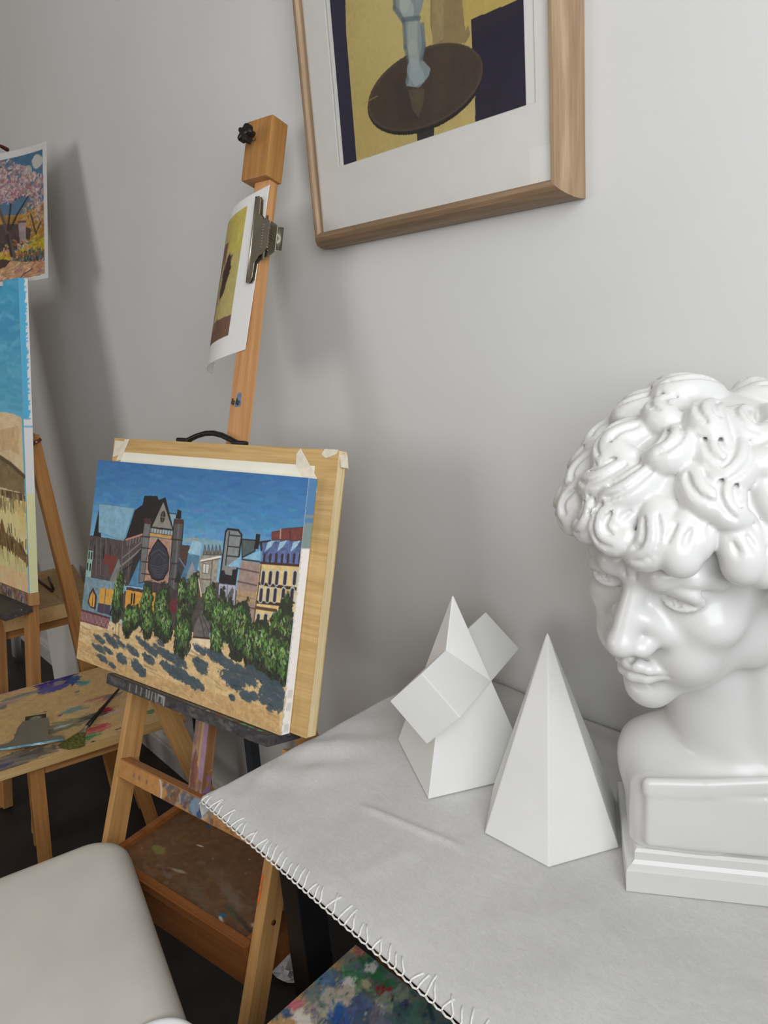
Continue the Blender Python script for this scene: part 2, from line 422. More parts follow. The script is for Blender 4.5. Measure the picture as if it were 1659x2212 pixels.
# ------------------------------------------------------------------ table with felt cloth
ZT = .84
tb = empty('still_life_table', (-.30, -.26, 0)); tag(tb, 'black-legged table under the pale grey felt cloth', 'table')
TX0, TX1, TY0, TY1 = -.845, .42, -.495, -.012
box('tabletop', (TX0, TY0, ZT - .034), (TX1, TY1, ZT - .009), M['black_metal'], tb, bev=.003)
for x in (-.805, .36):
    for y in (-.40, -.06): box('leg', (x - .024, y - .024, 0), (x + .024, y + .024, ZT - .074), M['black_metal'], tb, bev=.003)
box('apron', (-.829, -.424, ZT - .074), (.384, -.404, ZT - .0345), M['black_metal'], tb, bev=.002)
box('apron', (-.829, -.056, ZT - .074), (.384, -.036, ZT - .0345), M['black_metal'], tb, bev=.002)
def fbm(x, y, seed):
    r = np.random.default_rng(seed); o = 0
    for k in range(9):
        a = r.uniform(0, 2 * np.pi); f = r.uniform(5, 22); o = o + np.sin((x * np.cos(a) + y * np.sin(a)) * f + r.uniform(0, 6)) / (1 + k * .35)
    return o / 3.5
def cloth():
    # s runs across (left hang -> right), t from the stitched front edge to the wall
    HANG = .036; L = HANG + (TX1 - TX0) + .02
    nu, nv = 420, 180
    s = np.linspace(0, L, nu); t = np.linspace(0, 1, nv)
    Sg, Tg = np.meshgrid(s, t)
    y = -.512 + Tg * (.512 - .006)
    R = .014
    a = Sg - HANG                                   # arc length measured from the table's left edge
    th = np.clip(-a / R, 0, np.radians(98)); bend = a <= 0
    rest = np.maximum(-a - R * np.radians(98), 0)   # short overhang
    x = np.where(bend, TX0 - R * np.sin(th) + rest * .14, TX0 + a)
    z = np.where(bend, -R * (1 - np.cos(th)) - rest, 0.0)
    # the front edge sags a little over the edge of the table, most at the loose corner
    ed = np.clip((.035 - Tg * .506) / .035, 0, 1)
    cornr = np.exp(-((x + .86) / .10) ** 2)
    z = z - ed ** 2 * (.006 + .006 * cornr)
    x = x - cornr * ed * .010
    flat = np.clip((z + .02) / .02, 0, 1)
    top = fbm(x, y, 3)
    wr = .0016 * top
    def crease(p, q, amp, wd):                      # raised fold along a line across the cloth
        d = np.array(q) - np.array(p); L2 = d @ d; tt = ((x - p[0]) * d[0] + (y - p[1]) * d[1]) / L2
        r = np.abs((x - p[0]) * d[1] - (y - p[1]) * d[0]) / math.sqrt(L2); return amp * np.exp(-(r / wd) ** 2) * np.clip(np.minimum(tt, 1 - tt) * 6, 0, 1)
    for p_, q_, am, wd in (((770, 1738), (1010, 1838), .0034, .0055), ((560, 1690), (700, 1600), .0034, .018), ((640, 1720), (760, 1570), .0028, .020), ((520, 1740), (600, 1640), .0024, .014), ((700, 1560), (860, 1500), .002, .014), ((1000, 2000), (1300, 1960), .0011, .016), ((760, 1900), (900, 1830), .0012, .013)):
        wr = wr + crease(on_z(p_, ZT)[:2], on_z(q_, ZT)[:2], am, wd)
    dip = .0035 * np.exp(-(((x + .80) / .05) ** 2 + ((y + .33) / .09) ** 2)) * np.sin((x - y) * 60)
    wr2 = .0018 * np.sin((y * 1.3 + x * .4) * 95 + 2 * np.sin(x * 20)) * np.exp(-((y + .03) / .06) ** 2)
    z = z + (wr + dip + wr2 + .0012) * flat
    z = np.where(z > -.012, np.maximum(z, -.0065), z) + ZT
    TH = .0035
    V1 = np.stack([x, y, z], -1).reshape(-1, 3)
    # thickness along the local normal
    P = np.stack([x, y, z], -1); du = np.gradient(P, axis=1); dv = np.gradient(P, axis=0)
    n = np.cross(du, dv); n /= np.linalg.norm(n, axis=-1, keepdims=True) + 1e-12
    V0 = (P - n * TH).reshape(-1, 3)
    F = grid_faces(nu, nv); F0 = F[:, ::-1] + nu * nv
    idx = np.arange(nu * nv).reshape(nv, nu)
    loop = np.concatenate([idx[0, :-1], idx[:-1, -1], idx[-1, :0:-1], idx[:0:-1, 0]])
    nx = np.roll(loop, -1); Fs = np.stack([loop + nu * nv, nx + nu * nv, nx, loop], 1)
    me = np_mesh('felt_cloth', np.concatenate([V1, V0]), np.concatenate([F, F0, Fs]))
    return me, P
me, CP = cloth()
fc = link('felt_cloth', me, M['felt'], smooth=True)
tag(fc, 'pale grey felt cloth with white blanket-stitched edge covering the table', 'cloth')
def stitches():
    edge = CP[0]; inn = CP[10]
    keep = [(i) for i in range(len(edge)) if -.872 < edge[i][0] < -.33 and edge[i][2] > ZT - .03]
    xs = edge[keep][:, 0]; o = np.argsort(xs); E0 = edge[keep][o]; I0 = inn[keep][o]
    r = random.Random(4); x = E0[0][0] + .004; k = 0
    ip = lambda A, x: np.array([np.interp(x, E0[:, 0], A[:, i]) for i in range(3)])
    up = np.array([0, 0, .0016])
    while x < -.335:
        st = .0112 * r.uniform(.88, 1.12)
        a = ip(E0, x); b = ip(E0, x + st); ln = r.uniform(.32, .62); lean = r.uniform(-.1, 1.5)
        c = ip(E0, x + st * lean) * (1 - ln) + ip(I0, x + st * lean) * ln + up
        out = np.array([0, -.0022, -.001])
        pts = [a + out, (a + b) / 2 + out * 1.3 + np.array([0, 0, -.001]), b + out, b + up * .9 + np.array([0, .001, 0]), (b + c) / 2 + up * .8, c + up * .2, c + np.array([0, .001, -.003])]
        tube('stitch', pts, .0012, M['yarn'], fc, n=5)
        x += st; k += 1
stitches()

# ------------------------------------------------------------------ plaster solids
def poly_solid(name, V, F, mat, parent=None, bev=.0015, mw=None):
    bm = bmesh.new(); vs = [bm.verts.new(v) for v in V]
    for f in F: bm.faces.new([vs[i] for i in f])
    bmesh.ops.recalc_face_normals(bm, faces=bm.faces)
    if bev: bmesh.ops.bevel(bm, geom=bm.edges[:], offset=bev, segments=2, affect='EDGES', profile=.6)
    return link(name, mesh_of(bm, name), mat, parent, mw)
ZS = ZT + .0026
def hexagonal():
    A = np.array([-.4208, -.3059]); R = np.array([-.3777, -.2296]); L = np.array([-.5141, -.3048])
    c = A + (R - A) + (L - A); r = (np.linalg.norm(A - c) + np.linalg.norm(R - c) + np.linalg.norm(L - c)) / 3
    a0 = math.atan2(*(A - c)[::-1])
    V = [(r * math.cos(a0 + k * math.pi / 3), r * math.sin(a0 + k * math.pi / 3), 0) for k in range(6)] + [(0, 0, .2535)]
    o = poly_solid('hexagonal_pyramid', V, [tuple(range(6))] + [(k, (k + 1) % 6, 6) for k in range(6)], M['plaster'], mw=T(c[0], c[1], ZS))
    return tag(o, 'tall white plaster hexagonal pyramid standing next to the bust', 'plaster solid')
hexagonal()
def intersected():
    root = empty('intersected_pyramid', (-.6403, -.2069, ZS)); tag(root, 'white plaster square pyramid pierced by a square prism, standing beside the hexagonal pyramid', 'plaster solid')
    a = .152; h = a / 2; F0 = np.array([-.6097, -.3094]); yw = math.radians(62)
    dr = np.array([math.cos(yw), math.sin(yw)]); dl = np.array([-dr[1], dr[0]]); c = F0 + (dl + dr) * h
    mw = frame((c[0], c[1], ZS), (dr[0], dr[1], 0), (dl[0], dl[1], 0), (0, 0, 1))
    poly_solid('pyramid', [(-h, -h, 0), (h, -h, 0), (h, h, 0), (-h, h, 0), (0, 0, .2525)], [(0, 1, 2, 3), (0, 1, 4), (1, 2, 4), (2, 3, 4), (3, 0, 4)], M['plaster'], root, mw=mw)
    ax = unit([*(dl + dr), 0]); rt = np.array([ax[1], -ax[0], 0]); k = .0515
    V = [tuple(ax * e + rt * k * p + np.array([0, 0, k * q])) for e in (-.101, .108) for p, q in ((1, 0), (0, 1), (-1, 0), (0, -1))]
    poly_solid('prism', V, [(0, 1, 2, 3), (4, 5, 6, 7)] + [(i, (i + 1) % 4, 4 + (i + 1) % 4, 4 + i) for i in range(4)], M['plaster'], root, mw=T(c[0], c[1], .9734))
intersected()

# ------------------------------------------------------------------ framed picture on the wall
def framed():
    x0, x1, z0, z1 = -1.067, -.5857, 1.617, 2.27; wd, dp = .0245, .045
    root = empty('framed_picture', ((x0 + x1) / 2, 0, z0)); tag(root, 'oak-framed still life painting with white mat hanging on the wall', 'picture')
    prof = [(0, -.001), (0, -dp + .004), (.003, -dp), (.008, -dp), (.014, -dp + .003), (.019, -dp + .010), (.0228, -dp + .020), (wd, -dp + .031), (wd, -.001)]
    def member(name, corners, mat):
        # corners: inner start, inner end, and outward direction; mitred at 45 degrees
        (p, q, out) = corners; p = np.array(p); q = np.array(q); out = np.array(out); d = unit(q - p)
        mid = (p + q) / 2
        bm = bmesh.new(); R = []
        for e, sg in ((p, -1), (q, 1)):
            R.append([bm.verts.new(tuple(e - mid + out * a + d * sg * a + np.array([0, y, 0]))) for a, y in prof])
        k = len(prof)
        for i in range(k): bm.faces.new((R[0][i], R[0][(i + 1) % k], R[1][(i + 1) % k], R[1][i]))
        bm.faces.new(R[0]); bm.faces.new(R[1]); bmesh.ops.recalc_face_normals(bm, faces=bm.faces)
        link(name, mesh_of(bm, name), mat, root, T(*mid))
    member('frame_rail', ((x0, 0, z0), (x1, 0, z0), (0, 0, -1)), M['oakx'])
    member('frame_rail', ((x0, 0, z1), (x1, 0, z1), (0, 0, 1)), M['oakx'])
    member('frame_stile', ((x0, 0, z0), (x0, 0, z1), (-1, 0, 0)), M['oak'])
    member('frame_stile', ((x1, 0, z0), (x1, 0, z1), (1, 0, 0)), M['oak'])
    # mat board with a bevelled opening
    ym = -.033; wx0, wx1, wz0, wz1 = -1.012, -.612, 1.7125, 2.19
    bm = bmesh.new()
    def ring(a, b, c, d, y): return [bm.verts.new(v) for v in ((a, y, c), (b, y, c), (b, y, d), (a, y, d))]
    o = ring(x0 - .002, x1 + .002, z0 - .002, z1 + .002, ym); i = ring(wx0, wx1, wz0, wz1, ym); b = ring(wx0 + .0015, wx1 - .0015, wz0 + .0015, wz1 - .0015, ym + .002)
    for A, B in ((o, i), (i, b)):
        for k in range(4): bm.faces.new((A[k], A[(k + 1) % 4], B[(k + 1) % 4], B[k]))
    bmesh.ops.recalc_face_normals(bm, faces=bm.faces)
    link('mat_board', mesh_of(bm, 'mat_board'), M['mat'], root)
    box('backing_paper', (x0 - .004, ym + .0032, z0 - .004), (x1 + .004, ym + .0052, z1 + .004), M['paper'], root, bev=0)
    # the painting: a pale jointed leg on a round table before yellow, navy to both sides
    ax0, ax1, az0, az1 = -1.000, -.629, 1.7125, 2.14; yp = ym + .0025
    f = lambda x, y: (x / 2.37 + 600, y / 2.37)
    def mp(p):
        w_ = on_y(f(*p), yp); return (w_[0] - ax0) / (ax1 - ax0), (az1 - w_[2]) / (az1 - az0)
    P = Paint(380, 430, (204, 184, 116), mp)
    P.poly([(200, -700), (1300, -700), (1300, 900), (200, 900)], (204, 184, 116), var=.05)
    P.blob((560, 100), 90, 160, 10, (212, 198, 134), .6, soft=60)
    P.blob((480, 600), 60, 120, 15, (202, 180, 110), .6, soft=50)
    P.poly([(790, -500), (870, -500), (985, 180), (960, 220), (800, 240), (780, 120)], (150, 128, 90), .9, var=.06)
    P.poly([(890, -500), (1250, -500), (1240, 0), (990, 100), (960, 160)], (200, 178, 100), var=.05)
    P.poly([(800, -500), (850, -500), (850, 200), (790, 230)], (172, 156, 110), .6)
    P.poly([(240, -400), (335, -400), (350, 150), (405, 830), (320, 860), (255, 200)], (44, 42, 66), var=.08)
    P.poly([(988, 100), (1262, -14), (1275, 540), (1300, 700), (1012, 700), (1010, 480)], (40, 36, 56), var=.08)
    P.poly([(988, 100), (1230, 0), (1225, 60), (1000, 180)], (46, 42, 56), .6)
    def ell(cx, cy, a, b, ang, n=48):
        t = math.radians(ang); return [(cx + a * math.cos(k) * math.cos(t) - b * math.sin(k) * math.sin(t), cy + a * math.cos(k) * math.sin(t) + b * math.sin(k) * math.cos(t)) for k in np.linspace(0, 2 * math.pi, n, endpoint=False)]
    P.poly([(712, 660), (800, 640), (802, 760), (716, 780)], (56, 52, 54))
    P.poly(ell(757, 460, 322, 196, -29), (44, 38, 36))
    P.poly(ell(756, 446, 320, 190, -29), (88, 74, 62), var=.04)
    P.poly(ell(757, 446, 308, 178, -29), (76, 63, 53), var=.08)
    P.poly([(600, 420), (640, 380), (720, 620), (620, 630)], (68, 56, 48), .7)
    P.poly([(800, 260), (900, 240), (860, 560), (780, 600)], (84, 70, 56), .6)
    P.poly([(668, 460), (752, 452), (748, 520), (720, 600), (690, 560), (676, 500)], (104, 92, 74), .75)
    leg = [(595, -320), (745, -320), (750, -10), (735, 50), (720, 90), (738, 130), (750, 200), (746, 270), (735, 300), (782, 350), (775, 385), (750, 420), (700, 446), (660, 440), (654, 420), (668, 370), (672, 330), (650, 220), (645, 130), (625, 95), (600, 60), (592, 0)]
    P.poly(leg, (146, 158, 158), var=.05)
    P.line([(600, -300), (597, 40), (645, 110), (652, 240), (675, 330), (660, 420)], 7, (98, 112, 118), .6)
    P.line([(640, -300), (650, 20), (670, 60)], 22, (186, 196, 190), .7)
    P.line([(690, 130), (690, 240), (700, 330)], 20, (182, 190, 180), .6)
    P.line([(740, 130), (748, 230), (735, 300)], 8, (112, 126, 134), .7)
    P.line([(690, 350), (720, 400)], 24, (170, 184, 188), .7)
    P.line([(640, 100), (725, 92)], 6, (92, 106, 112), .7)
    P.line([(440, 530), (510, 492)], 1.5, (180, 150, 90), .8)
    s = lambda u, v: np.stack([ax0 + u * (ax1 - ax0), np.full_like(u, yp), az1 + v * (az0 - az1)], -1)
    painted('painting', P, s, M['gouache'], root, .95)
    box('glass_pane', (x0 - .001, -.0385, z0 - .001), (x1 + .001, -.0365, z1 + .001), M['glass'], root, bev=0)
framed()

# ------------------------------------------------------------------ clips, paper
def bulldog(name, mw, label, bl, body_w, body_l, blade_w, smear=None):
    """big spring clip: two jaws with long blades, curled grips, coil spring on a pin. Local: x along the blade, y away from it, z out"""
    root = empty(name); root.matrix_basis = mw; tag(root, label, 'clip')
    def jaw(z, flip, nm):
        o = []
        h = bl / 2; r = blade_w * .5
        pts = [(-h, 0), (h, 0), (h, blade_w * .6), (h - r, blade_w), (body_w / 2 + .012, blade_w + .002), (body_w / 2 + .002, blade_w + .012),
               (body_w / 2, body_l * .75), (body_w / 2 - .008, body_l), (-body_w / 2 + .008, body_l), (-body_w / 2, body_l * .75), (-body_w / 2 - .002, blade_w + .012),
               (-body_w / 2 - .012, blade_w + .002), (-h + r, blade_w), (-h, blade_w * .6)]
        me = prism_me(nm, pts, -.0007, .0007, .0004, 1)
        tilt = Matrix.Rotation(math.radians(9 if not flip else -9), 4, 'X')
        return link(nm, me, M['steel'], root, mw @ T(0, 0, z) @ tilt)
    a = jaw(.0015, False, 'jaw'); b = jaw(-.0015, True, 'jaw')
    g = body_l
    for sg, zz in ((1, 1), (-1, -1)):               # rolled lip along each blade
        tube('blade_lip', [(-bl / 2, 0, .0016 * zz), (bl / 2, 0, .0016 * zz)], .0022, M[smear] if smear and zz > 0 else M['steel'], root, mw=mw)
    for zz in (1, -1):                              # curled finger grips
        pts = [(0, g - .003 + k * .0035, zz * (.0015 + math.tan(math.radians(9)) * g + .0007 * k * k)) for k in range(4)]
        bm = bmesh.new()
        rows = [[bm.verts.new((x, p[1], p[2])) for x in (-body_w * .33, 0, body_w * .33)] for p in pts]
        for r0, r1 in zip(rows, rows[1:]):
            for k in range(2): bm.faces.new((r0[k], r0[k + 1], r1[k + 1], r1[k]))
        r = bmesh.ops.solidify(bm, geom=bm.faces[:], thickness=.0012)
        link('grip', mesh_of(bm, 'grip'), M['steel'], root, mw, smooth=True)
    tube('pin', [(-body_w / 2 - .008, body_l * .62, 0), (body_w / 2 + .008, body_l * .62, 0)], .0022, M['steel'], root, mw=mw)
    n = 9; pts = []
    for k in range(n * 10 + 1):
        t = 2 * math.pi * k / 10; pts.append((-body_w * .36 + body_w * .72 * k / (n * 10), body_l * .62 + .0075 * math.cos(t), .0075 * math.sin(t)))
    tube('spring', pts, .0009, M['steel'], root, n=5, mw=mw)
    return root

# ------------------------------------------------------------------ main easel
YAW, LEAN = math.radians(11.3), math.radians(18.3)
U = np.array([math.cos(YAW), math.sin(YAW), 0]); Bk = np.array([-U[1], U[0], 0]); ZU = np.array([0, 0, 1.0])
TT = ZU * math.cos(LEAN) + Bk * math.sin(LEAN); NN = np.cross(U, TT)
P0 = np.array([-1.3985, -.4844, .8702])
FE = frame(P0, U, TT, NN)                     # easel plane: x across, y up along the lean, z out of the picture
def ep(u, t, n): return P0 + U * u + TT * t + NN * n
LEAN2 = math.radians(22.5); T2 = ZU * math.cos(LEAN2) + Bk * math.sin(LEAN2); N2 = np.cross(U, T2); Q0 = P0 - TT * .03
FL = frame(Q0, U, T2, N2)
def main_easel():
    root = empty('box_easel', tuple((Q0 + U * .32) * [1, 1, 0])); tag(root, 'wooden box easel holding the painting of the church', 'easel')
    box('tray', (.123, -.0200, -.064), (.542, -.0010, .012), M['traypaint'], root, FE, .002)
    Mx = box('mast', (.3095, .06, -.066), (.347, .905, -.046), M['beechmast'], root, FE @ Matrix.Identity(4), .0015)
    box('mast_foot', (.311, -.205, -.066), (.3465, .0595, -.046), M['maststain'], root, FE, .0015)
    # mast's ridge strip along its right edge
    box('mast_strip', (.341, .06, -.0455), (.3465, .895, -.0450), M['beechmast'], root, FE, .0008)
    bl = box('top_block', (.292, .900, -.068), (.354, 1.004, -.030), M['block'], root, FE, .002)
    # five-lobed knob on the block
    bm = bmesh.new(); R = []; nk = 50
    for z, s in ((0, .45), (.003, .75), (.006, 1.0), (.016, 1.0), (.020, .86), (.0215, .5)):
        R.append([bm.verts.new(((.0135 + .0035 * math.cos(5 * 2 * math.pi * k / nk)) * s * math.cos(2 * math.pi * k / nk), (.0135 + .0035 * math.cos(5 * 2 * math.pi * k / nk)) * s * math.sin(2 * math.pi * k / nk), z)) for k in range(nk)])
    for a, b in zip(R, R[1:]):
        for k in range(nk): bm.faces.new((a[k], a[(k + 1) % nk], b[(k + 1) % nk], b[k]))
    bm.faces.new(R[0][::-1]); bm.faces.new(R[-1])
    kb = link('knob', mesh_of(bm, 'knob'), M['black_plastic'], bl, FE @ T(.316, .968, -.022))
    tube('knob_bolt', [(.316, .968, -.031), (.316, .968, -.020)], .003, M['steel'], bl, mw=FE)
    # smear of blue paint with two dark hooks on the mast
    sm = link('paint_smear', prism_me('paint_smear', [(.322, .505), (.337, .507), (.336, .53), (.329, .532), (.326, .527)], -.046, -.0452, .0003, 1), m_plain('dried_blue_paint', (96, 122, 150), .5, var=.2, scale=90), root, FE)
    for uu in (.3155, .327): tube('hook', [(uu, .520, -.0455), (uu + .001, .511, -.0435), (uu + .006, .509, -.0425), (uu + .008, .516, -.0425)], .0013, M['slate_metal'], root, mw=FE)
    # front legs, floor at z = 0
    tb_ = -(Q0[2] + N2[2] * -.045) / T2[2] + .003
    for a, b in ((.112, .1275), (.5205, .5405)):
        box('front_leg', (a, tb_ + .017, -.087), (b, -.006, -.045), M['beechy'], root, FL @ T(0, 0, 0) , .0015)
    box('crossbar', (.1275, -.168, -.066), (.5205, -.134, -.043), M['beechstain'], root, FL, .0015)
    P = Paint(320, 16, (62, 60, 62), lambda p: p); rg = P.rg
    for k in range(220): P.blob((rg.uniform(), rg.uniform()), rg.uniform(2, 9), rg.uniform(1, 4), rg.normal() * 15, [(48, 46, 48), (80, 78, 76), (66, 70, 78), (92, 80, 76), (104, 102, 98)][k % 5], .7)
    for x in (.17, .215, .25, .285, .305, .325, .345, .365, .39, .405): P.line([(x, .05), (x + rg.normal() * .003, rg.uniform(.6, 1))], rg.uniform(1.5, 3.5), (158, 158, 150), .8)
    P.line([(.37, .1), (.40, .2), (.402, .9)], 3, (170, 172, 166), .8)
    painted('tray_paint', P, lambda u, v: np.stack([.124 + u * .417, -.0018 - v * .0174, np.full_like(u, .0124)], -1), M['palette'], root, 1, FE)
    P = Paint(320, 12, (70, 66, 66), lambda p: p); rg = P.rg
    for k in range(200): P.blob((rg.uniform(), rg.uniform()), rg.uniform(1.5, 6), rg.uniform(1, 3), rg.normal() * 15, [(54, 52, 54), (96, 92, 88), (76, 96, 120), (70, 84, 72), (130, 126, 120)][k % 5], .7)
    for x, c in ((.62, (84, 118, 160)), (.66, (200, 200, 196)), (.72, (160, 60, 56)), (.78, (84, 124, 96)), (.86, (70, 170, 96)), (.9, (70, 170, 96)), (.95, (80, 180, 110)), (.55, (90, 110, 150))): P.blob((x, .6), 6, 3, 0, c, .95)
    painted('tray_top_paint', P, lambda u, v: np.stack([.124 + u * .417, np.full_like(u, -.0007), .0005 + v * .0112], -1), M['palette'], root, 1, FE)
    P = Paint(260, 24, (186, 132, 76), lambda p: p); rg = P.rg
    P.poly([(0, 0), (1, 0), (1, 1), (0, 1)], (188, 134, 76), var=.08)
    for k in range(90): P.blob((.30 + .5 * rg.beta(2.4, 2.6) , rg.uniform()), rg.uniform(2, 7), rg.uniform(3, 10), rg.normal() * 12, [(150, 148, 150), (96, 110, 140), (84, 60, 60), (190, 186, 180), (120, 84, 60), (78, 84, 96), (170, 120, 80)][k % 7], .55, .6)
    for k in range(40): P.blob((.72 + .28 * rg.uniform(), rg.uniform()), rg.uniform(1, 6), rg.uniform(1, 5), rg.normal() * 30, [(60, 52, 44), (110, 86, 60), (150, 110, 66)][k % 3], .6, .6)
    for x in (.12, .16, .22): P.blob((x, .5), 2, 4, 0, (88, 84, 96), .7)
    P.line([(.31, .05), (.33, .5), (.335, .95)], 3, (206, 200, 186), .9); P.blob((.565, .5), 9, 12, 0, (128, 152, 178), .9); P.blob((.60, .8), 5, 6, 0, (52, 80, 128), .95)
    painted('crossbar_paint', P, lambda u, v: np.stack([.129 + u * .391, -.136 - v * .0305, np.full_like(u, -.0426)], -1), M['palette'], root, 1, FL)
    P = Paint(26, 180, (160, 122, 96), lambda p: p); rg = P.rg
    P.poly([(0, 0), (1, 0), (1, 1), (0, 1)], (150, 118, 98), var=.12)
    for k in range(120): P.blob((rg.uniform(), rg.uniform()), rg.uniform(1, 3.5), rg.uniform(5, 26), rg.normal() * 3, [(150, 126, 118), (176, 156, 140), (120, 92, 84), (196, 150, 92), (130, 84, 72), (104, 82, 80)][k % 6], .6, .5)
    P.poly([(.62, .22), (1, .2), (1, .8), (.6, .78)], (164, 132, 162), .9, var=.06); P.line([(.55, .05), (.6, .4), (.52, .8)], 4, (206, 164, 96), .8); P.blob((.62, .36), 4, 7, 0, (92, 110, 160), .9); P.line([(.45, .1), (.42, .3)], 3, (206, 206, 206), .7)
    P.blob((.3, .75), 8, 24, 0, (122, 70, 62), .7); P.blob((.5, .95), 12, 14, 0, (110, 66, 60), .7)
    painted('mast_paint', P, lambda u, v: np.stack([.3115 + u * .0345, .055 - v * .255, np.full_like(u, -.0456)], -1), M['palette'], root, 1, FE)
    link('paint_smear', prism_me('paint_smear', [(.5215, -.196), (.5255, -.203), (.5265, -.235), (.5235, -.250), (.5212, -.240)], -.0449, -.0442, .0003, 1), m_plain('dried_orange_paint', (214, 110, 30), .4, var=.15, scale=90), root, FL)
    tube('screw', [(.5400, -.275, -.068), (.5425, -.275, -.068)], .0042, M['rust'], root, 10, FL)
    # rear legs run down and back from the front legs
    for uu in (.121, .530):
        n = U; q = P0 + U * uu
        if uu < .3:
            e1, e2, e3 = on_plane((328.5, 1516), q, n), on_plane((417, 1702), q, n), on_plane((382.7, 1539.7), q, n)
            d = unit(e2 - e1); m_ = ((e3 - e1) - d * ((e3 - e1) @ d)); wdt = np.linalg.norm(m_); c0 = e1 + m_ / 2
            SV = (d, wdt, c0 - U * uu)
        d, wdt, c0 = SV; c0 = c0 + U * uu
        bot = c0 + d * ((0.006 - c0[2]) / d[2]); top = c0 + d * ((.835 - c0[2]) / d[2])
        beam('rear_leg', top, bot, .018, wdt, M['beech'], root, side=tuple(U))
    # storage box between the legs
    FB = frame((P0[0], P0[1], 0), U, Bk, ZU); z0, z1 = .448, .536; b0, b1 = -.092, .10; u0, u1 = .129, .517
    bx = empty('storage_box', tuple(np.array(P0) * [1, 1, 0] + U * .32 + ZU * z0)); bx.parent = root
    bx.matrix_basis = Matrix.Translation(Vector(bx.location) - root.location)
    box('front_board', (u0, b0, z0), (u1, b0 + .014, z1), M['boxwood'], bx, FB, .0015)
    box('back_board', (u0, b1 - .014, z0), (u1, b1, z1), M['boxwood'], bx, FB, .0015)
    for ua, ub in ((u0, u0 + .014), (u1 - .014, u1)): box('side_board', (ua, b0 + .0145, z0), (ub, b1 - .0145, z1), M['boxwood'], bx, FB, .0015)
    box('rim_strip', (u0 + .0005, b0 - .004, z1 - .016), (u1 - .0005, b0 - .0003, z1 + .002), M['boxwood'], bx, FB, .001)
    ux0, ux1, by0, by1 = u0 + .0145, u1 - .0145, b0 + .0145, b1 - .0145; zz = z1 - .010
    box('box_lid', (ux0, by0, zz - .012), (ux1, by1, zz - .001), M['boxwood'], bx, FB, .001)
    O = np.array([P0[0], P0[1], 0])
    def mp(p):
        w_ = on_z(p, zz) - O; return ((w_ @ U) - ux0) / (ux1 - ux0), (by1 - (w_ @ Bk)) / (by1 - by0)
    P = Paint(260, 130, (120, 84, 52), mp)
    P.poly([(0, 1500), (900, 1500), (900, 2212), (0, 2212)], (116, 82, 52), var=.16)
    l = lambda x, y: (230 + x / 3.687, 1720 + y / 3.687)
    P.blob(l(1000, 800), 46, 12, 20, (132, 122, 112), .7, soft=10); P.blob(l(900, 650), 40, 12, 10, (134, 110, 92), .5, soft=10)
    P.blob(l(720, 780), 40, 12, 12, (112, 100, 86), .6, soft=8); P.blob(l(420, 430), 16, 8, 0, (132, 130, 66), .8); P.blob(l(560, 590), 20, 3, -12, (176, 164, 146), .8)
    P.blob(l(480, 590), 14, 3, -20, (96, 44, 30), .8); P.blob(l(1000, 920), 22, 5, 20, (78, 86, 60), .8); P.blob(l(930, 945), 7, 4, 0, (40, 110, 140), 1)
    P.blob(l(910, 975), 8, 3, 20, (226, 222, 214), 1); P.blob(l(745, 395), 9, 2, -10, (222, 216, 206), 1); P.blob(l(810, 240), 9, 3, 0, (56, 92, 132), 1); P.blob(l(1090, 1010), 24, 4, 14, (60, 52, 46), .8)
    P.blob(l(1180, 1030), 6, 4, 0, (210, 206, 200), 1); P.blob(l(600, 190), 14, 4, -10, (96, 88, 78), .6); P.blob(l(350, 650), 30, 6, 24, (136, 100, 70), .6)
    for k in range(70): P.blob(l(P.rg.uniform(450, 1230), P.rg.uniform(520, 1050)), P.rg.uniform(6, 22), P.rg.uniform(2, 6), P.rg.normal() * 20, [(120, 104, 88), (104, 84, 64), (134, 126, 118), (96, 74, 54), (140, 104, 76)][k % 5], .35, .6, 3)
    for k in range(40):
        P.blob(l(P.rg.uniform(250, 1200), P.rg.uniform(400, 1050)), P.rg.uniform(1, 3), P.rg.uniform(.8, 2), P.rg.uniform(0, 180), [(60, 46, 38), (190, 186, 180), (96, 60, 40), (110, 116, 120)][k % 4], .8)
    s = lambda u, v: np.outer(ux0 + u * (ux1 - ux0), U) + np.outer(by1 + v * (by0 - by1), Bk) + O + np.array([0, 0, zz])
    painted('paint_stains', P, s, M['palette'], bx, .9)
main_easel()
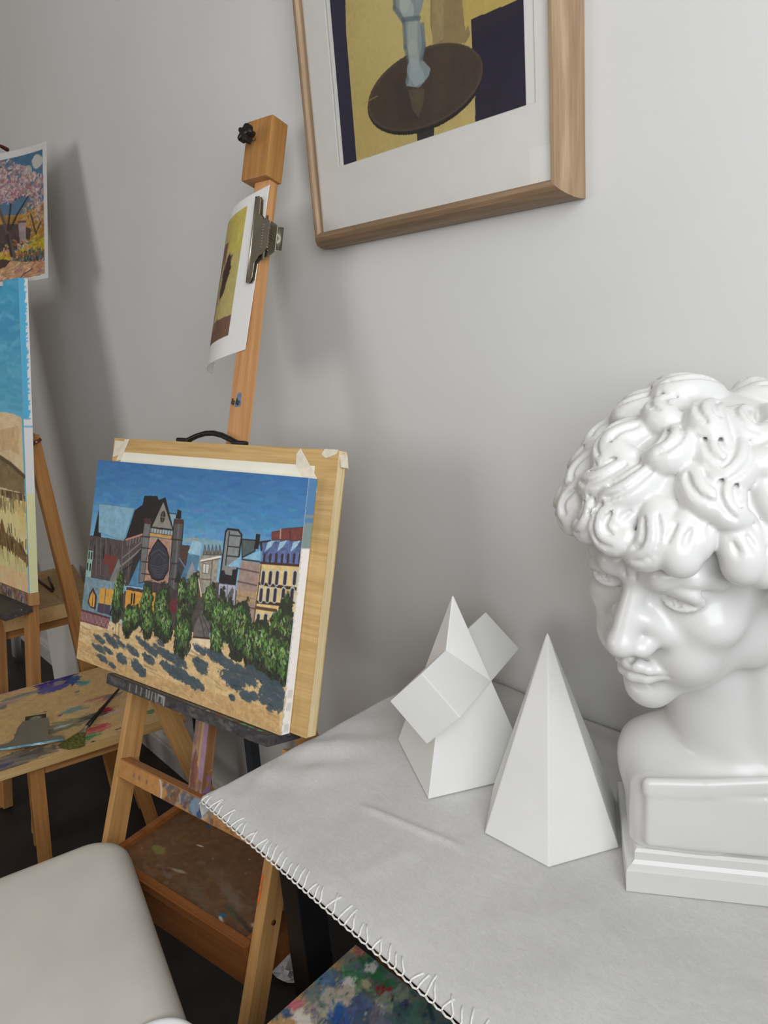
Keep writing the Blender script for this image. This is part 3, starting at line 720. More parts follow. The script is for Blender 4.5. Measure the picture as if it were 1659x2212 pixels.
def main_board():
    root = empty('drawing_board', tuple(ep(.3, 0, -.034))); tag(root, 'pale plywood drawing board with black handle behind the church painting', 'drawing board')
    box('panel', (.0132, .0005, -.0235), (.5885, .4376, -.0212), M['ply'], root, FE, .0006)
    box('panel', (.0142, .0015, -.0449), (.5875, .4366, -.0425), M['ply'], root, FE, .0006)
    for a, b in ((.0132, .034), (.5685, .5885)): box('frame_strip', (a + .0004, .001, -.0424), (b - .0004, .437, -.0236), M['plyedge'], root, FE, .0008)
    for a, b in ((.001, .021), (.417, .4374)): box('frame_strip', (.0345, a, -.0424), (.568, b, -.0236), M['plyedge'], root, FE, .0008)
    pts = [(.214, .4395, -.033), (.222, .4415, -.033), (.245, .450, -.033), (.268, .4555, -.033), (.29, .4565, -.033), (.312, .4535, -.033), (.338, .446, -.033), (.352, .4415, -.033), (.358, .4395, -.033)]
    bm = bmesh.new(); tube_bm(bm, pts, [.0042] + [.005] * 7 + [.0042], 8)
    link('grip', mesh_of(bm, 'grip'), M['black_plastic'], root, FE, smooth=True)
    for a in (.194, .342): box('handle_mount', (a, .4378, -.0385), (a + .034, .4455, -.0275), M['black_plastic'], root, FE, .003)
    def tape(pts, n, mat='tape'):
        link('tape_strip', prism_me('tape_strip', pts, n, n + .0004, 0), M[mat], root, FE)
    tape([(.016, .40), (.044, .408), (.047, .432), (.017, .433)], -.0211)
    tape([(.028, .392), (.05, .436), (.065, .437), (.044, .396)], -.0204)
    tape([(.505, .428), (.513, .437), (.553, .393), (.556, .37), (.548, .368), (.507, .408)], -.0204)
    tape([(.556, .430), (.566, .424), (.586, .431), (.5888, .4378), (.562, .438)], -.0211)
    o = link('tape_strip', box_me('tape_strip', (-.0003, -.012, -.009), (.0003, .012, .009), 0), M['tape'], root, FE @ T(.5896, .424, -.036) @ Matrix.Rotation(math.radians(14), 4, 'Z'))
    sh = box('paper_sheet', (.0426, .02, -.0211), (.5457, .411, -.0206), M['cream_paper'], None, FE, 0)
    tag(sh, 'blank cream paper sheet taped to the drawing board', 'paper')
main_board()
CW, CH = .555, .391
def church_canvas():
    root = empty('church_painting', tuple(ep(CW / 2, 0, -.01))); tag(root, 'canvas painted with a dark gothic church, trees and blue sky', 'painting')
    box('stretched_canvas', (0, .0003, -.0199), (CW, CH, -.0006), M['canvas_white'], root, FE, .0015)
    A = lambda x, y: (140 + x / 2.676, 920 + y / 2.676)
    hm = homography([(215, 993), (675, 1029), (613, 1590), (165, 1422)])
    P = Paint(560, 396, (70, 125, 175), lambda p: hm(A(*p)))
    rg = P.rg
    # sky
    v = P.Y / P.h
    st = np.array([0, .18, .34, .50, 1]); cs = np.array([(54, 108, 162), (66, 128, 176), (104, 162, 200), (136, 184, 210), (136, 184, 210)], float)
    for k in range(3): P.a[..., k] = np.interp(v, st, cs[:, k])
    for k in range(1500):
        y = rg.uniform(0, .5); p = np.array([rg.uniform(0, P.w), y * P.h]); c = np.array([np.interp(y + rg.normal() * .05, st, cs[:, i]) for i in range(3)]) + rg.normal() * 7
        d = np.array([rg.uniform(5, 16), rg.normal() * 2]); P._seg(p - d, p + d, rg.uniform(3, 8), np.clip(c, 0, 255), .4)
    # ground
    P.poly([(60, 1080), (300, 1150), (760, 1180), (1320, 1400), (1262, 1830), (40, 1360)], (208, 178, 128), var=.12)
    P.poly([(70, 1060), (330, 1120), (330, 1190), (60, 1160)], (214, 190, 150))
    P.poly([(760, 1220), (850, 1220), (940, 1320), (700, 1320)], (226, 204, 172))
    P.poly([(60, 1230), (500, 1440), (1262, 1650), (1262, 1830), (40, 1380)], (190, 154, 104), .75, var=.16)
    for k in range(240): P._seg(*(lambda p, d: (p - d, p + d))(np.array([rg.uniform(0, P.w), rg.uniform(.74, 1) * P.h]), np.array([rg.uniform(5, 20), rg.uniform(0, 3)])), rg.uniform(1, 4), [(222, 194, 146), (180, 142, 92), (150, 122, 90), (206, 172, 120)][k % 4], .45)
    K = (26, 21, 23)
    P.poly([(660, 760), (900, 900), (1130, 1000), (1330, 1060), (1300, 1330), (860, 1190), (740, 1190), (640, 1180), (250, 1100), (330, 950), (640, 960)], (74, 70, 62), var=.25)
    # church
    P.poly([(205, 470), (168, 640), (215, 640)], K)
    P.poly([(150, 630), (345, 660), (360, 640), (470, 610), (450, 900), (350, 925), (120, 890)], (78, 68, 68), var=.2)
    P.poly([(205, 448), (412, 472), (345, 662), (200, 612)], (126, 168, 190), outline=(90, 120, 140), ow=1)
    P.poly([(412, 485), (458, 452), (468, 400), (545, 402), (552, 425), (592, 408), (640, 600), (505, 590), (470, 620), (352, 665)], K, var=.2)
    P.line([(360, 655), (460, 622)], 3.5, (190, 130, 112))
    for k in range(6): P.line([(370 + k * 17, 660 - k * 6), (366 + k * 17, 690 - k * 6)], 1.4, (150, 140, 136))
    P.line([(340, 760), (460, 660)], 3, (120, 116, 112)); P.line([(340, 800), (460, 700)], 4, (128, 122, 118)); P.line([(345, 830), (440, 760)], 2.5, K)
    P.poly([(400, 760), (455, 700), (445, 900), (375, 910)], (44, 40, 44))
    for x in (190, 215, 245, 340, 380): P.line([(x, 650), (x - 6, 860)], 1.6, (120, 122, 124), .8)
    for x in (178, 232, 268): P.line([(x, 690), (x - 3, 760)], 3, (30, 24, 30))
    P.poly([(235, 738), (312, 752), (275, 860), (225, 800)], (112, 52, 46)); P.poly([(232, 800), (258, 790), (262, 870), (225, 870)], (84, 74, 74))
    P.poly([(318, 760), (362, 905), (256, 905)], (122, 122, 120), outline=(70, 64, 62)); P.poly([(440, 768), (464, 930), (372, 920)], (78, 128, 162), outline=(50, 70, 90))
    P.poly([(140, 715), (168, 722), (152, 884), (118, 882)], (140, 172, 162))
    for x, y in ((146, 745), (160, 748), (136, 810), (152, 815)): P.line([(x, y - 16), (x - 3, y + 16)], 4.2, (26, 24, 28))
    P.poly([(580, 428), (636, 597), (508, 582)], (138, 132, 124), outline=K, ow=2.5)
    P.blob((576, 522), 7.5, 12, 8, (48, 40, 36), 1, .05); P.line([(576, 500), (573, 545)], 1, (140, 132, 120)); P.line([(560, 520), (592, 526)], 1, (140, 132, 120))
    P.poly([(612, 500), (655, 505), (648, 600), (636, 590)], (126, 160, 176), outline=K, ow=1.5)
    P.poly([(503, 584), (634, 606), (632, 628), (500, 608)], (160, 166, 166))
    for k in range(8): P.line([(508 + k * 16, 586 + k * 2.5), (505 + k * 16, 610 + k * 2.5)], 1.3, (46, 40, 40))
    P.poly([(498, 612), (630, 630), (627, 652), (494, 634)], (196, 150, 84), outline=(60, 44, 34))
    P.poly([(488, 640), (628, 655), (606, 912), (464, 892)], (172, 132, 116), var=.15)
    P.poly([(548, 652), (596, 705), (611, 755), (606, 830), (578, 880), (545, 890), (512, 876), (490, 825), (494, 745), (516, 700)], (50, 50, 64), outline=K, ow=3)
    for k in range(5): P.line([(500 + k * 5, 800 + k * 14), (550, 812 + k * 15), (604 - k * 7, 795 + k * 14)], 1, (86, 88, 104), .8)
    P.line([(505, 740), (550, 710), (600, 748)], 1.4, (110, 104, 116), .6); P.line([(520, 770), (550, 735), (590, 775)], 1.2, (100, 96, 110), .6)
    P.poly([(470, 545), (508, 545), (496, 640), (464, 900), (434, 905), (456, 640)], (112, 112, 112), outline=(46, 40, 42), ow=1.5); P.poly([(468, 528), (506, 535), (503, 566), (466, 562)], (70, 44, 44))
    for y in (635, 700, 780, 850): P.line([(452, y), (500, y + 5)], 2, (40, 34, 36))
    P.poly([(642, 545), (697, 550), (690, 640), (664, 880), (652, 995), (600, 965), (612, 880), (632, 645)], (80, 78, 78), outline=K, ow=2); P.line([(670, 560), (652, 780), (634, 960)], 5, (108, 108, 110), .8)
    P.poly([(640, 532), (698, 536), (696, 562), (644, 562)], (74, 44, 44)); P.poly([(662, 476), (684, 486), (683, 532), (654, 532)], K)
    for y in (650, 790, 880): P.line([(625, y), (690, y + 6)], 2.2, (40, 32, 34))
    P.poly([(468, 890), (606, 912), (670, 965), (650, 1010), (458, 940)], (66, 56, 60), var=.25); P.poly([(578, 978), (668, 1002), (645, 1090), (600, 1065)], (104, 42, 52))
    P.poly([(120, 868), (355, 912), (352, 952), (112, 925)], (118, 146, 156), var=.15); P.poly([(110, 922), (352, 952), (270, 1130), (92, 1066)], (116, 142, 152), var=.2)
    P.poly([(207, 935), (292, 944), (268, 1035), (200, 1022)], (206, 154, 66)); P.poly([(196, 1020), (270, 1035), (262, 1090), (190, 1075)], (70, 62, 78))
    P.poly([(168, 930), (190, 985), (180, 1060), (150, 1050), (134, 1020), (146, 965)], (60, 44, 48)); P.poly([(166, 950), (178, 985), (172, 1045), (150, 1040), (142, 1010), (152, 975)], (212, 158, 70))
    P.line([(168, 950), (160, 1045)], 2, (50, 36, 40)); P.line([(240, 940), (228, 1080)], 2.5, (90, 86, 90)); P.line([(265, 1090), (300, 985)], 5, (34, 26, 28))
    P.poly([(362, 926), (532, 962), (522, 1070), (350, 1060)], (208, 150, 60)); P.poly([(362, 926), (470, 945), (462, 962), (360, 944)], (70, 52, 50))
    for x in (394, 409): P.line([(x, 970), (x - 4, 1022)], 4.5, (30, 24, 24))
    P.poly([(94, 1062), (264, 1110), (250, 1172), (86, 1126)], (112, 60, 66))
    for k in range(22): P.line([(100 + k * 7.4, 1072 + k * 2.1), (96 + k * 7.2, 1118 + k * 2.2)], 1.1, (216, 200, 200), .85)
    P.line([(92, 1060), (262, 1108)], 2.5, (80, 36, 40))
    # houses in the middle
    P.poly([(676, 680), (735, 688), (722, 770), (668, 830)], (76, 56, 50)); P.poly([(660, 780), (720, 760), (700, 880), (655, 900)], (60, 56, 62)); P.line([(672, 760), (716, 830)], 3, (110, 120, 130))
    P.blob((768, 645), 5, 4, 0, (150, 116, 84)); P.poly([(690, 650), (770, 640), (810, 660), (700, 668)], (150, 160, 150), .8)
    P.poly([(752, 655), (806, 668), (792, 742), (722, 728)], (148, 188, 206)); P.poly([(724, 736), (792, 744), (772, 860), (700, 850)], (84, 124, 152))
    P.poly([(748, 778), (778, 870), (705, 880)], (142, 144, 150)); P.poly([(702, 815), (722, 905), (668, 900)], (70, 112, 146)); P.poly([(668, 830), (690, 900), (640, 900)], (40, 36, 40))
    P.poly([(800, 640), (840, 650), (922, 660), (920, 700), (806, 700)], (130, 160, 170), .8)
    P.poly([(808, 720), (920, 715), (905, 770), (884, 945), (800, 965), (786, 780)], (150, 146, 132), var=.18)
    for k in range(5): P.poly([(810 + k * 22, 740), (822 + k * 22, 682), (834 + k * 22, 740)], (112, 108, 102), outline=(56, 48, 46))
    P.line([(800, 775), (912, 752)], 4, (226, 222, 212)); P.line([(800, 782), (912, 760)], 1.5, (96, 60, 44)); P.poly([(812, 790), (848, 795), (842, 850), (806, 845)], (196, 194, 188), outline=(90, 70, 60)); P.line([(828, 792), (824, 848)], 1.5, (110, 100, 96))
    P.line([(866, 770), (850, 940)], 2, (96, 76, 64)); P.line([(800, 880), (860, 885)], 2, (110, 90, 80)); P.line([(780, 850), (800, 980)], 3, (220, 200, 180)); P.line([(770, 860), (788, 990)], 1.6, (100, 52, 36))
    P.poly([(955, 590), (1018, 596), (1038, 625), (1035, 650), (1012, 815), (1000, 905), (908, 890), (930, 720), (944, 605)], (128, 134, 134), outline=K, ow=3.5)
    for y, d in ((625, 0), (690, -6), (745, -14)): P.line([(962 + d, y), (1034 + d, y + 6)], 2, (36, 30, 30))
    P.line([(966, 605), (935, 860)], 2.4, (34, 28, 28)); P.poly([(918, 830), (1014, 822), (1002, 915), (904, 902)], K, var=.1); P.poly([(930, 800), (985, 808), (980, 860), (940, 850)], (130, 132, 130))
    P.poly([(1034, 745), (1022, 812), (952, 805), (990, 775)], (132, 178, 204)); P.poly([(1038, 648), (1122, 655), (1116, 715), (1040, 755)], (76, 90, 90), outline=K, ow=2); P.poly([(1122, 616), (1148, 622), (1136, 705), (1110, 705)], K)
    P.poly([(1148, 712), (1142, 775), (1040, 762), (1090, 738)], (132, 178, 204)); P.line([(1040, 765), (1142, 778)], 3, (50, 60, 66)); P.poly([(1140, 660), (1210, 650), (1200, 690), (1150, 720)], (44, 36, 38))
    P.poly([(1036, 772), (1146, 788), (1130, 965), (1106, 1140), (1000, 1085), (1012, 905)], (156, 132, 122), var=.12)
    for y in (830, 905, 985, 1040): P.line([(1018 - (y - 830) * .05, y - 12), (1138 - (y - 830) * .12, y + 12)], 2.4, (92, 74, 72))
    P.poly([(1010, 935), (1130, 960), (1122, 1030), (1004, 1005)], (176, 146, 104), .7)
    P.poly([(904, 905), (1004, 916), (996, 1075), (930, 1040), (896, 1040)], (172, 172, 188), outline=(60, 56, 66)); P.line([(955, 912), (946, 1050)], 2, (110, 110, 124)); P.blob((972, 968), 7, 12, 15, (92, 90, 92)); P.line([(917, 940), (914, 985)], 5, (30, 28, 32)); P.line([(912, 1000), (910, 1030)], 4, (30, 28, 32))
    # corner house with mansard
    P.poly([(1162, 668), (1404, 646), (1392, 800), (1150, 782)], (86, 104, 148), var=.3)
    for x in (1190, 1262, 1340): P.poly([(x, 665), (x + 44, 652), (x + 20, 690), (x - 16, 720)], (150, 186, 206))
    for k in range(7): P.line([(1172 + k * 35, 738), (1168 + k * 35, 778)], 5, (52, 34, 44))
    for x0, x1, y in ((1214, 1262, 598), (1264, 1320, 582), (1324, 1412, 575)): P.poly([(x0, y + 8), (x1, y), (x1 + 2, 650), (x0, 655)], (116, 56, 50), var=.2, outline=(60, 34, 32))
    P.line([(1266, 590), (1264, 640)], 3, (170, 140, 130))
    P.poly([(1148, 790), (1388, 806), (1352, 1100), (1322, 1200), (1210, 1215), (1106, 1160), (1124, 960)], (216, 188, 128), var=.1)
    P.line([(1150, 785), (1388, 800)], 4, (64, 40, 36)); P.line([(1140, 905), (1376, 938)], 5, (58, 36, 32)); P.line([(1126, 1012), (1300, 1030)], 5, (58, 36, 32)); P.line([(1122, 1045), (1240, 1062)], 5, (92, 60, 44))
    for y, xs in ((872, (1166, 1208, 1248, 1296, 1352)), (972, (1154, 1194, 1236, 1284, 1336)), (1122, (1136, 1180, 1224))):
        for x in xs:
            P.line([(x, y - 30), (x - 6, y + 30)], 10, (170, 186, 190)); P.line([(x, y - 28), (x - 6, y + 30)], 6.5, (54, 36, 42))
    P.line([(1152, 800), (1106, 1150)], 2.5, (96, 66, 52)); P.poly([(1340, 1090), (1362, 1000), (1350, 1150), (1318, 1240)], (214, 176, 116))
    # steps and trees
    P.poly([(805, 1060), (850, 1150), (848, 1225), (752, 1218), (760, 1150)], (100, 94, 92), var=.2); P.line([(790, 1090), (820, 1220)], 2, (60, 54, 54)); P.line([(800, 1080), (846, 1190)], 2, (60, 54, 54)); P.line([(752, 1218), (848, 1226)], 3, (60, 40, 38))
    G = [(48, 66, 36), (62, 90, 44), (80, 112, 54), (100, 134, 68), (54, 74, 48)]; DK = [(34, 38, 28), (46, 50, 34), (30, 30, 26), (52, 66, 40)]
    trees = [(312, 985, 16, 58), (372, 1125, 18, 34), (410, 1105, 12, 26), (474, 1050, 19, 50), (566, 1070, 23, 52), (486, 1140, 18, 34), (590, 1160, 20, 34), (700, 1100, 22, 56), (686, 960, 11, 30), (748, 960, 14, 40), (690, 1215, 22, 44), (850, 1010, 15, 34), (902, 1120, 19, 52), (890, 1240, 16, 34), (960, 1130, 18, 40), (1030, 1185, 25, 54), (1100, 1270, 22, 44), (1160, 1270, 24, 46), (1290, 1070, 11, 34), (1262, 1270, 30, 76), (1220, 1330, 24, 40), (1292, 1370, 18, 44)]
    for cx, cy, rx, ry in trees:
        P.blob((cx, cy), rx, ry, 4, (42, 48, 32), 1, .25, 2, .12)
        P.dabs(int(rx * ry * .07) + 16, (cx, cy + ry * .9), rx * .95, ry * .5, DK, 7, 2.6, 80)
        P.dabs(int(rx * ry * .11) + 26, (cx - 2, cy - ry * .5), rx * .85, ry * .62, G, 6, 2.4, 75)
        P.dabs(int(rx * .8) + 4, (cx - 4, cy - ry * .9), rx * .6, ry * .35, [(118, 156, 72), (134, 168, 88), (160, 176, 136)], 4, 2, 75)
    for x in (300, 318, 345, 380): P.line([(x, 1140), (x - 3, 1215)], 1.2, (60, 36, 34))
    # shadows dabbed on the square
    for (x, y, rx, ry, a) in ((205, 1232, 24, 7, 14), (270, 1240, 34, 9, 16), (200, 1285, 28, 7, 10), (255, 1300, 22, 6, 12), (330, 1262, 20, 6, 18), (400, 1300, 24, 8, 14), (330, 1345, 20, 10, 14), (220, 1345, 24, 7, 10), (275, 1385, 18, 6, 14), (450, 1250, 22, 7, 22), (500, 1290, 30, 9, 16), (560, 1250, 16, 6, 14), (430, 1400, 30, 12, 20), (490, 1345, 22, 9, 10), (590, 1320, 40, 9, 14), (650, 1345, 36, 9, 12), (620, 1410, 36, 10, 14), (700, 1450, 46, 11, 16), (790, 1290, 22, 7, 14), (795, 1380, 26, 13, 14), (870, 1330, 30, 8, 20), (950, 1370, 38, 10, 18), (780, 1490, 24, 8, 14), (985, 1460, 34, 16, 10), (1060, 1440, 36, 12, 18), (1120, 1430, 26, 9, 20), (1000, 1500, 20, 8, 10), (1200, 1500, 38, 10, 30), (1060, 1560, 18, 9, 10), (1110, 1560, 14, 8, 10), (1220, 1580, 32, 20, 12), (1260, 1520, 20, 9, 30), (980, 1570, 9, 6, 0), (300, 1215, 14, 4, 10)):
        P.blob((x, y), rx * .95, ry * 1.0, a, (64, 78, 88), .94, .35, 2.0, .16); P.dabs(8, (x, y), rx * .6, ry * .6, [(54, 66, 76), (70, 84, 92), (96, 98, 92)], 10, 1.6, a, 8, .7)
    P.poly([(40, 1338), (1262, 1782), (1262, 1850), (40, 1372)], (196, 164, 122), .35)
    s = lambda u, v: np.stack([u * CW, CH * (1 - v), np.zeros_like(u)], -1)
    painted('painted_front', P, s, M['paint'], root, 1.22, FE)
    # the wrapped right side: blue runs round the corner at the top, bare primer below
    Q = Paint(10, 160, (238, 238, 236), lambda p: p)
    for j in range(160):
        t = j / 160; c = (84, 132, 180) if t < .16 + .02 * math.sin(j) else ((128, 148, 150) if t < .27 else (238, 238, 236)); Q.a[j] = c
        if t > .27: Q.a[j, :int(1 + 2 * Q.rg.uniform())] = (196, 180, 156) if t > .8 else (205, 205, 200)
    for t0 in (.83, .88, .96): Q.a[int(t0 * 160):int(t0 * 160) + 5, 3:8] = (206, 208, 210)
    s = lambda u, v: np.stack([np.full_like(u, CW + .0004), CH * (1 - v) , -.0005 - u * .0190], -1)
    painted('painted_side', Q, s, M['paint'], root, 1.22, FE)
church_canvas()
# ------------------------------------------------------------------ print clipped to the main easel's mast
def clipped_print():
    L = .205; m = 80
    s = np.linspace(0, 1, m); yw = np.radians(12.5 + (-64) * np.clip((s - .22) / .78, 0, 1) ** 1.1)
    dx = np.concatenate([[0], np.cumsum(np.cos(yw[:-1]))]) * L / (m - 1); dy = np.concatenate([[0], np.cumsum(np.sin(yw[:-1]))]) * L / (m - 1)
    def surf(u, v):                                 # u from the left (curling) edge to the right edge, v downwards
        r = 1 - u; X = np.interp(r, s, dx); Yy = np.interp(r, s, dy)
        ur = .351 - .016 * v; tr = .890 - .285 * v
        base = P0 + np.outer(ur, U) + np.outer(tr, TT) + NN * -.0438
        base[:, 0] -= X; base[:, 1] -= Yy; base[:, 2] -= .036 * r + .010 * r * r
        return base
    h_ = homography([(485, 470), (583, 400), (530, 755), (458, 778)])
    P = Paint(120, 170, (234, 233, 230), lambda p: p)
    # the picture inside the white margin: figure with a dark bouquet on yellow ochre
    def sub(p): return (.02 + p[0] * .72, .065 + p[1] * .80)
    P.m = lambda p: sub(p)
    P.poly([(0, 0), (1, 0), (1, 1), (0, 1)], (190, 176, 112), var=.08)
    P.poly([(.6, 0), (1, 0), (1, .35), (.7, .3)], (198, 182, 84), .7); P.poly([(0, 0), (.4, 0), (.3, 1), (0, 1)], (150, 134, 92), .7)
    P.poly([(0, .8), (1, .84), (1, 1), (0, 1)], (118, 88, 72)); P.poly([(.30, .2), (.5, .18), (.55, .4), (.5, .8), (.25, .9), (.2, .5)], (142, 122, 104))
    P.poly([(.48, .18), (.66, .2), (.64, .36), (.5, .42)], (128, 92, 82)); P.blob((.72, .46), 10, 20, 12, (66, 48, 46)); P.blob((.66, .58), 8, 10, 0, (74, 52, 48))
    P.line([(.3, .3), (.28, .6), (.2, .9)], 5, (168, 150, 140)); P.line([(.45, .45), (.4, .7), (.35, .92)], 4, (190, 160, 96)); P.blob((.32, .88), 8, 6, 0, (190, 158, 70)); P.dabs(50, (.4, .6), 28, 50, [(150, 130, 112), (176, 150, 90), (108, 90, 84), (190, 172, 110)], 10, 2, 80, 15, .6)
    o = painted('clipped_print', P, surf, M['print'], None, 1.0)
    sm = o.modifiers.new('thickness', 'SOLIDIFY'); sm.thickness = .0004
    tag(o, 'curling art print of a figure clipped to the mast of the church easel', 'print')
    # the clip: blade lies along the mast on the print, body reaches over the mast's right edge
    mw = frame(ep(.3275, .795, -.0395), -TT, U, NN)
    bulldog('bulldog_clip', mw, 'large steel bulldog clip holding the curling print on the mast', .150, .060, .050, .014)
clipped_print()

# ------------------------------------------------------------------ second easel at the left edge
YW2, LN2 = math.radians(7.7), math.radians(9.6)
Ua = np.array([math.cos(YW2), math.sin(YW2), 0]); Ba = np.array([-Ua[1], Ua[0], 0]); Ta = ZU * math.cos(LN2) + Ba * math.sin(LN2); Na = np.cross(Ua, Ta)
E0 = np.array([-2.2, -.3484, .7723]); FA = frame(E0, Ua, Ta, Na); FV = frame(E0, Ua, Ba, ZU)
def second_easel():
    root = empty('pine_easel', tuple((E0 - Ua * .15) * [1, 1, 0])); tag(root, 'pine easel with paint-caked tray at the left edge, holding the blue and sand canvas', 'easel')
    box('tray_beam', (-.62, -.038, -.028), (.002, -.0012, .0), M['pinestain'], root, FA, .002)
    box('tray_shelf', (-.60, -.082, -.056), (.004, -.002, -.036), M['traypaint'], root, FV, .002)
    P = Paint(200, 14, (150, 120, 90), lambda p: p)
    for k in range(160): P.blob((P.rg.uniform(), P.rg.uniform()), P.rg.uniform(2, 6), P.rg.uniform(2, 4), P.rg.uniform(0, 180), [(128, 120, 116), (70, 84, 104), (150, 92, 84), (150, 130, 110), (60, 58, 60), (178, 178, 176)][k % 6], .8)
    painted('beam_paint', P, lambda u, v: np.stack([-.30 + u * .285, -.0015 - v * .0345, np.full_like(u, .0004)], -1), M['palette'], root, 1, FA)
    tb_ = -(E0[2] + Na[2] * -.01) / Ta[2] + .003
    for a, b in ((-.055, -.018), (-.290, -.253), (-.525, -.488)): box('leg', (a, tb_ + .006, -.034), (b, -.0385, -.004), M['pinestain'], root, FA, .002)
    box('lower_rail', (-.488, -.56, -.03), (-.055, -.52, -.008), M['pineleg'], root, FA, .002)
    box('mast', (-.290, -.0385, -.068), (-.253, 1.30, -.046), M['pinelegy'], root, FA, .002)
    top = E0 + Ua * -.05 + Ba * .118 + ZU * (1.215 - E0[2]); bot = E0 + Ua * -.05 + Ba * .165; bot[2] = .004
    st = beam('rear_strut', top, bot, .022, .040, M['pineleg'], root, side=tuple(Ua))
    z = unit(bot - top)
    beam('hinge_block', top + z * -.005 - Ua * .03, top + z * .03 - Ua * .03, .05, .030, M['pineleg'], root, side=tuple(Ua))
    tube('hinge_bolt', [top + z * .018 - Ua * .02, top + z * .018 + Ua * .028], .0035, M['steel'], root)
    for sg in (-1, 1): beam('wing_nut', top + z * .018 + Ua * .022, top + z * (.018 + sg * .006) + Ua * .024 + np.cross(z, Ua) * sg * .016, .004, .010, M['rust'], root, side=tuple(Ua))
    tube('top_knob', [ep2(-.13, 1.262, -.04), ep2(-.118, 1.262, -.02), ep2(-.106, 1.260, .0)], [.006, .005, .004], M['rust'], root)
def ep2(u, t, n): return E0 + Ua * u + Ta * t + Na * n
second_easel()
def desert_canvas():
    W, Hh = .62, .892
    root = empty('landscape_canvas', tuple(ep2(-W / 2, 0, -.01))); tag(root, 'tall unfinished canvas with blue sky over sand tones on the left easel', 'painting')
    box('stretched_canvas', (-W, .0003, -.026), (0, Hh, -.0006), M['canvas_white'], root, FA, .003)
    f = lambda x, y: (x / 5.025, 860 + y / 5.025)
    W0 = .30                                         # only the right part is seen; pigments repeat plainly further left
    def mp(p):
        q = on_plane(p, E0, Na) - E0; return (q @ Ua + W) / W, (Hh - q @ Ta) / Hh
    P = Paint(220, 330, (92, 168, 196), mp)
    t = P.Y / P.h
    st = np.array([0, .15, .3, .45, .5, 1]); cs = np.array([(70, 160, 196), (64, 150, 190), (88, 164, 196), (100, 176, 204), (104, 180, 206), (104, 180, 206)], float)
    for k in range(3): P.a[..., k] = np.interp(t, st, cs[:, k])
    for k in range(400):
        p = np.array([P.rg.uniform(0, P.w), P.rg.uniform(0, .46) * P.h]); d = np.array([P.rg.uniform(6, 18), P.rg.normal() * 3]); P._seg(p - d, p + d, P.rg.uniform(2, 6), [(112, 184, 210), (64, 146, 184), (84, 168, 200)][k % 3], .35)
    a = f
    P.poly([a(-600, 260), a(-100, 170), a(40, 150), a(140, 170), a(235, 215), a(310, 2150), a(-600, 1700)], (212, 190, 152), var=.08)
    P.poly([a(-400, 420), a(60, 330), a(200, 300), a(210, 620), a(100, 560), a(-400, 700)], (190, 156, 112), .6, var=.12)
    P.poly([a(-600, 400), a(0, 640), a(130, 720), a(265, 850), a(268, 1040), a(-600, 800)], (128, 110, 82), var=.14); P.line([a(-600, 390), a(0, 640), a(120, 720), a(262, 850)], 5, (92, 78, 58))
    P.poly([a(-600, 800), a(0, 990), a(265, 1040), a(275, 1130), a(120, 1090), a(-600, 880)], (96, 80, 56), var=.2)
    P.poly([a(-600, 860), a(0, 1090), a(280, 1120), a(305, 2120), a(-600, 1780)], (216, 200, 146), var=.08)
    P.dabs(120, a(100, 1120), 60, 8, [(110, 94, 66), (150, 134, 92), (196, 178, 124)], 10, 1.6, 88, 8, .8)
    P.poly([a(150, 1120), a(270, 1150), a(285, 1500), a(200, 1300)], (200, 178, 112), .6)
    P.poly([a(-300, 1350), a(0, 1370), a(20, 1300), a(60, 1460), a(160, 1530), a(240, 1600), a(290, 1700), a(280, 1790), a(200, 1720), a(60, 1610), a(-300, 1500)], (116, 94, 60), var=.2)
    P.dabs(60, a(120, 1610), 50, 20, [(110, 88, 56), (90, 72, 46), (130, 106, 70)], 9, 2.2, 85, 8, .9)
    P.poly([a(-300, 1600), a(60, 1640), a(280, 1800), a(300, 1900), a(-300, 1760)], (198, 196, 140), .7)
    P.poly([a(-300, 1780), a(40, 1820), a(300, 1930), a(305, 2130), a(-300, 1950)], (222, 180, 140), .8, var=.08)
    for k in range(14): x = P.rg.uniform(20, 300); P.line([a(x, 1720), a(x + 2, 1720 + P.rg.uniform(80, 300))], 1, (186, 150, 110), .5)
    painted('painted_front', P, lambda u, v: np.stack([-W + u * W, Hh * (1 - v), np.zeros_like(u)], -1), M['paint'], root, 1.5, FA)
    Q = Paint(10, 200, (240, 240, 238), lambda p: p)
    for j in range(200):
        t_ = j / 200
        Q.a[j] = (84, 168, 206) if t_ < .44 + .02 * math.sin(j * .7) else ((240, 240, 238) if t_ < .67 else (236, 220, 168))
        if t_ < .44: Q.a[j, 6 + int(3 * Q.rg.uniform()):] = (228, 236, 238)
    painted('painted_side', Q, lambda u, v: np.stack([np.full_like(u, .0005), Hh * (1 - v), -.0008 - u * .0245], -1), M['paint'], root, 1.5, FA)
desert_canvas()
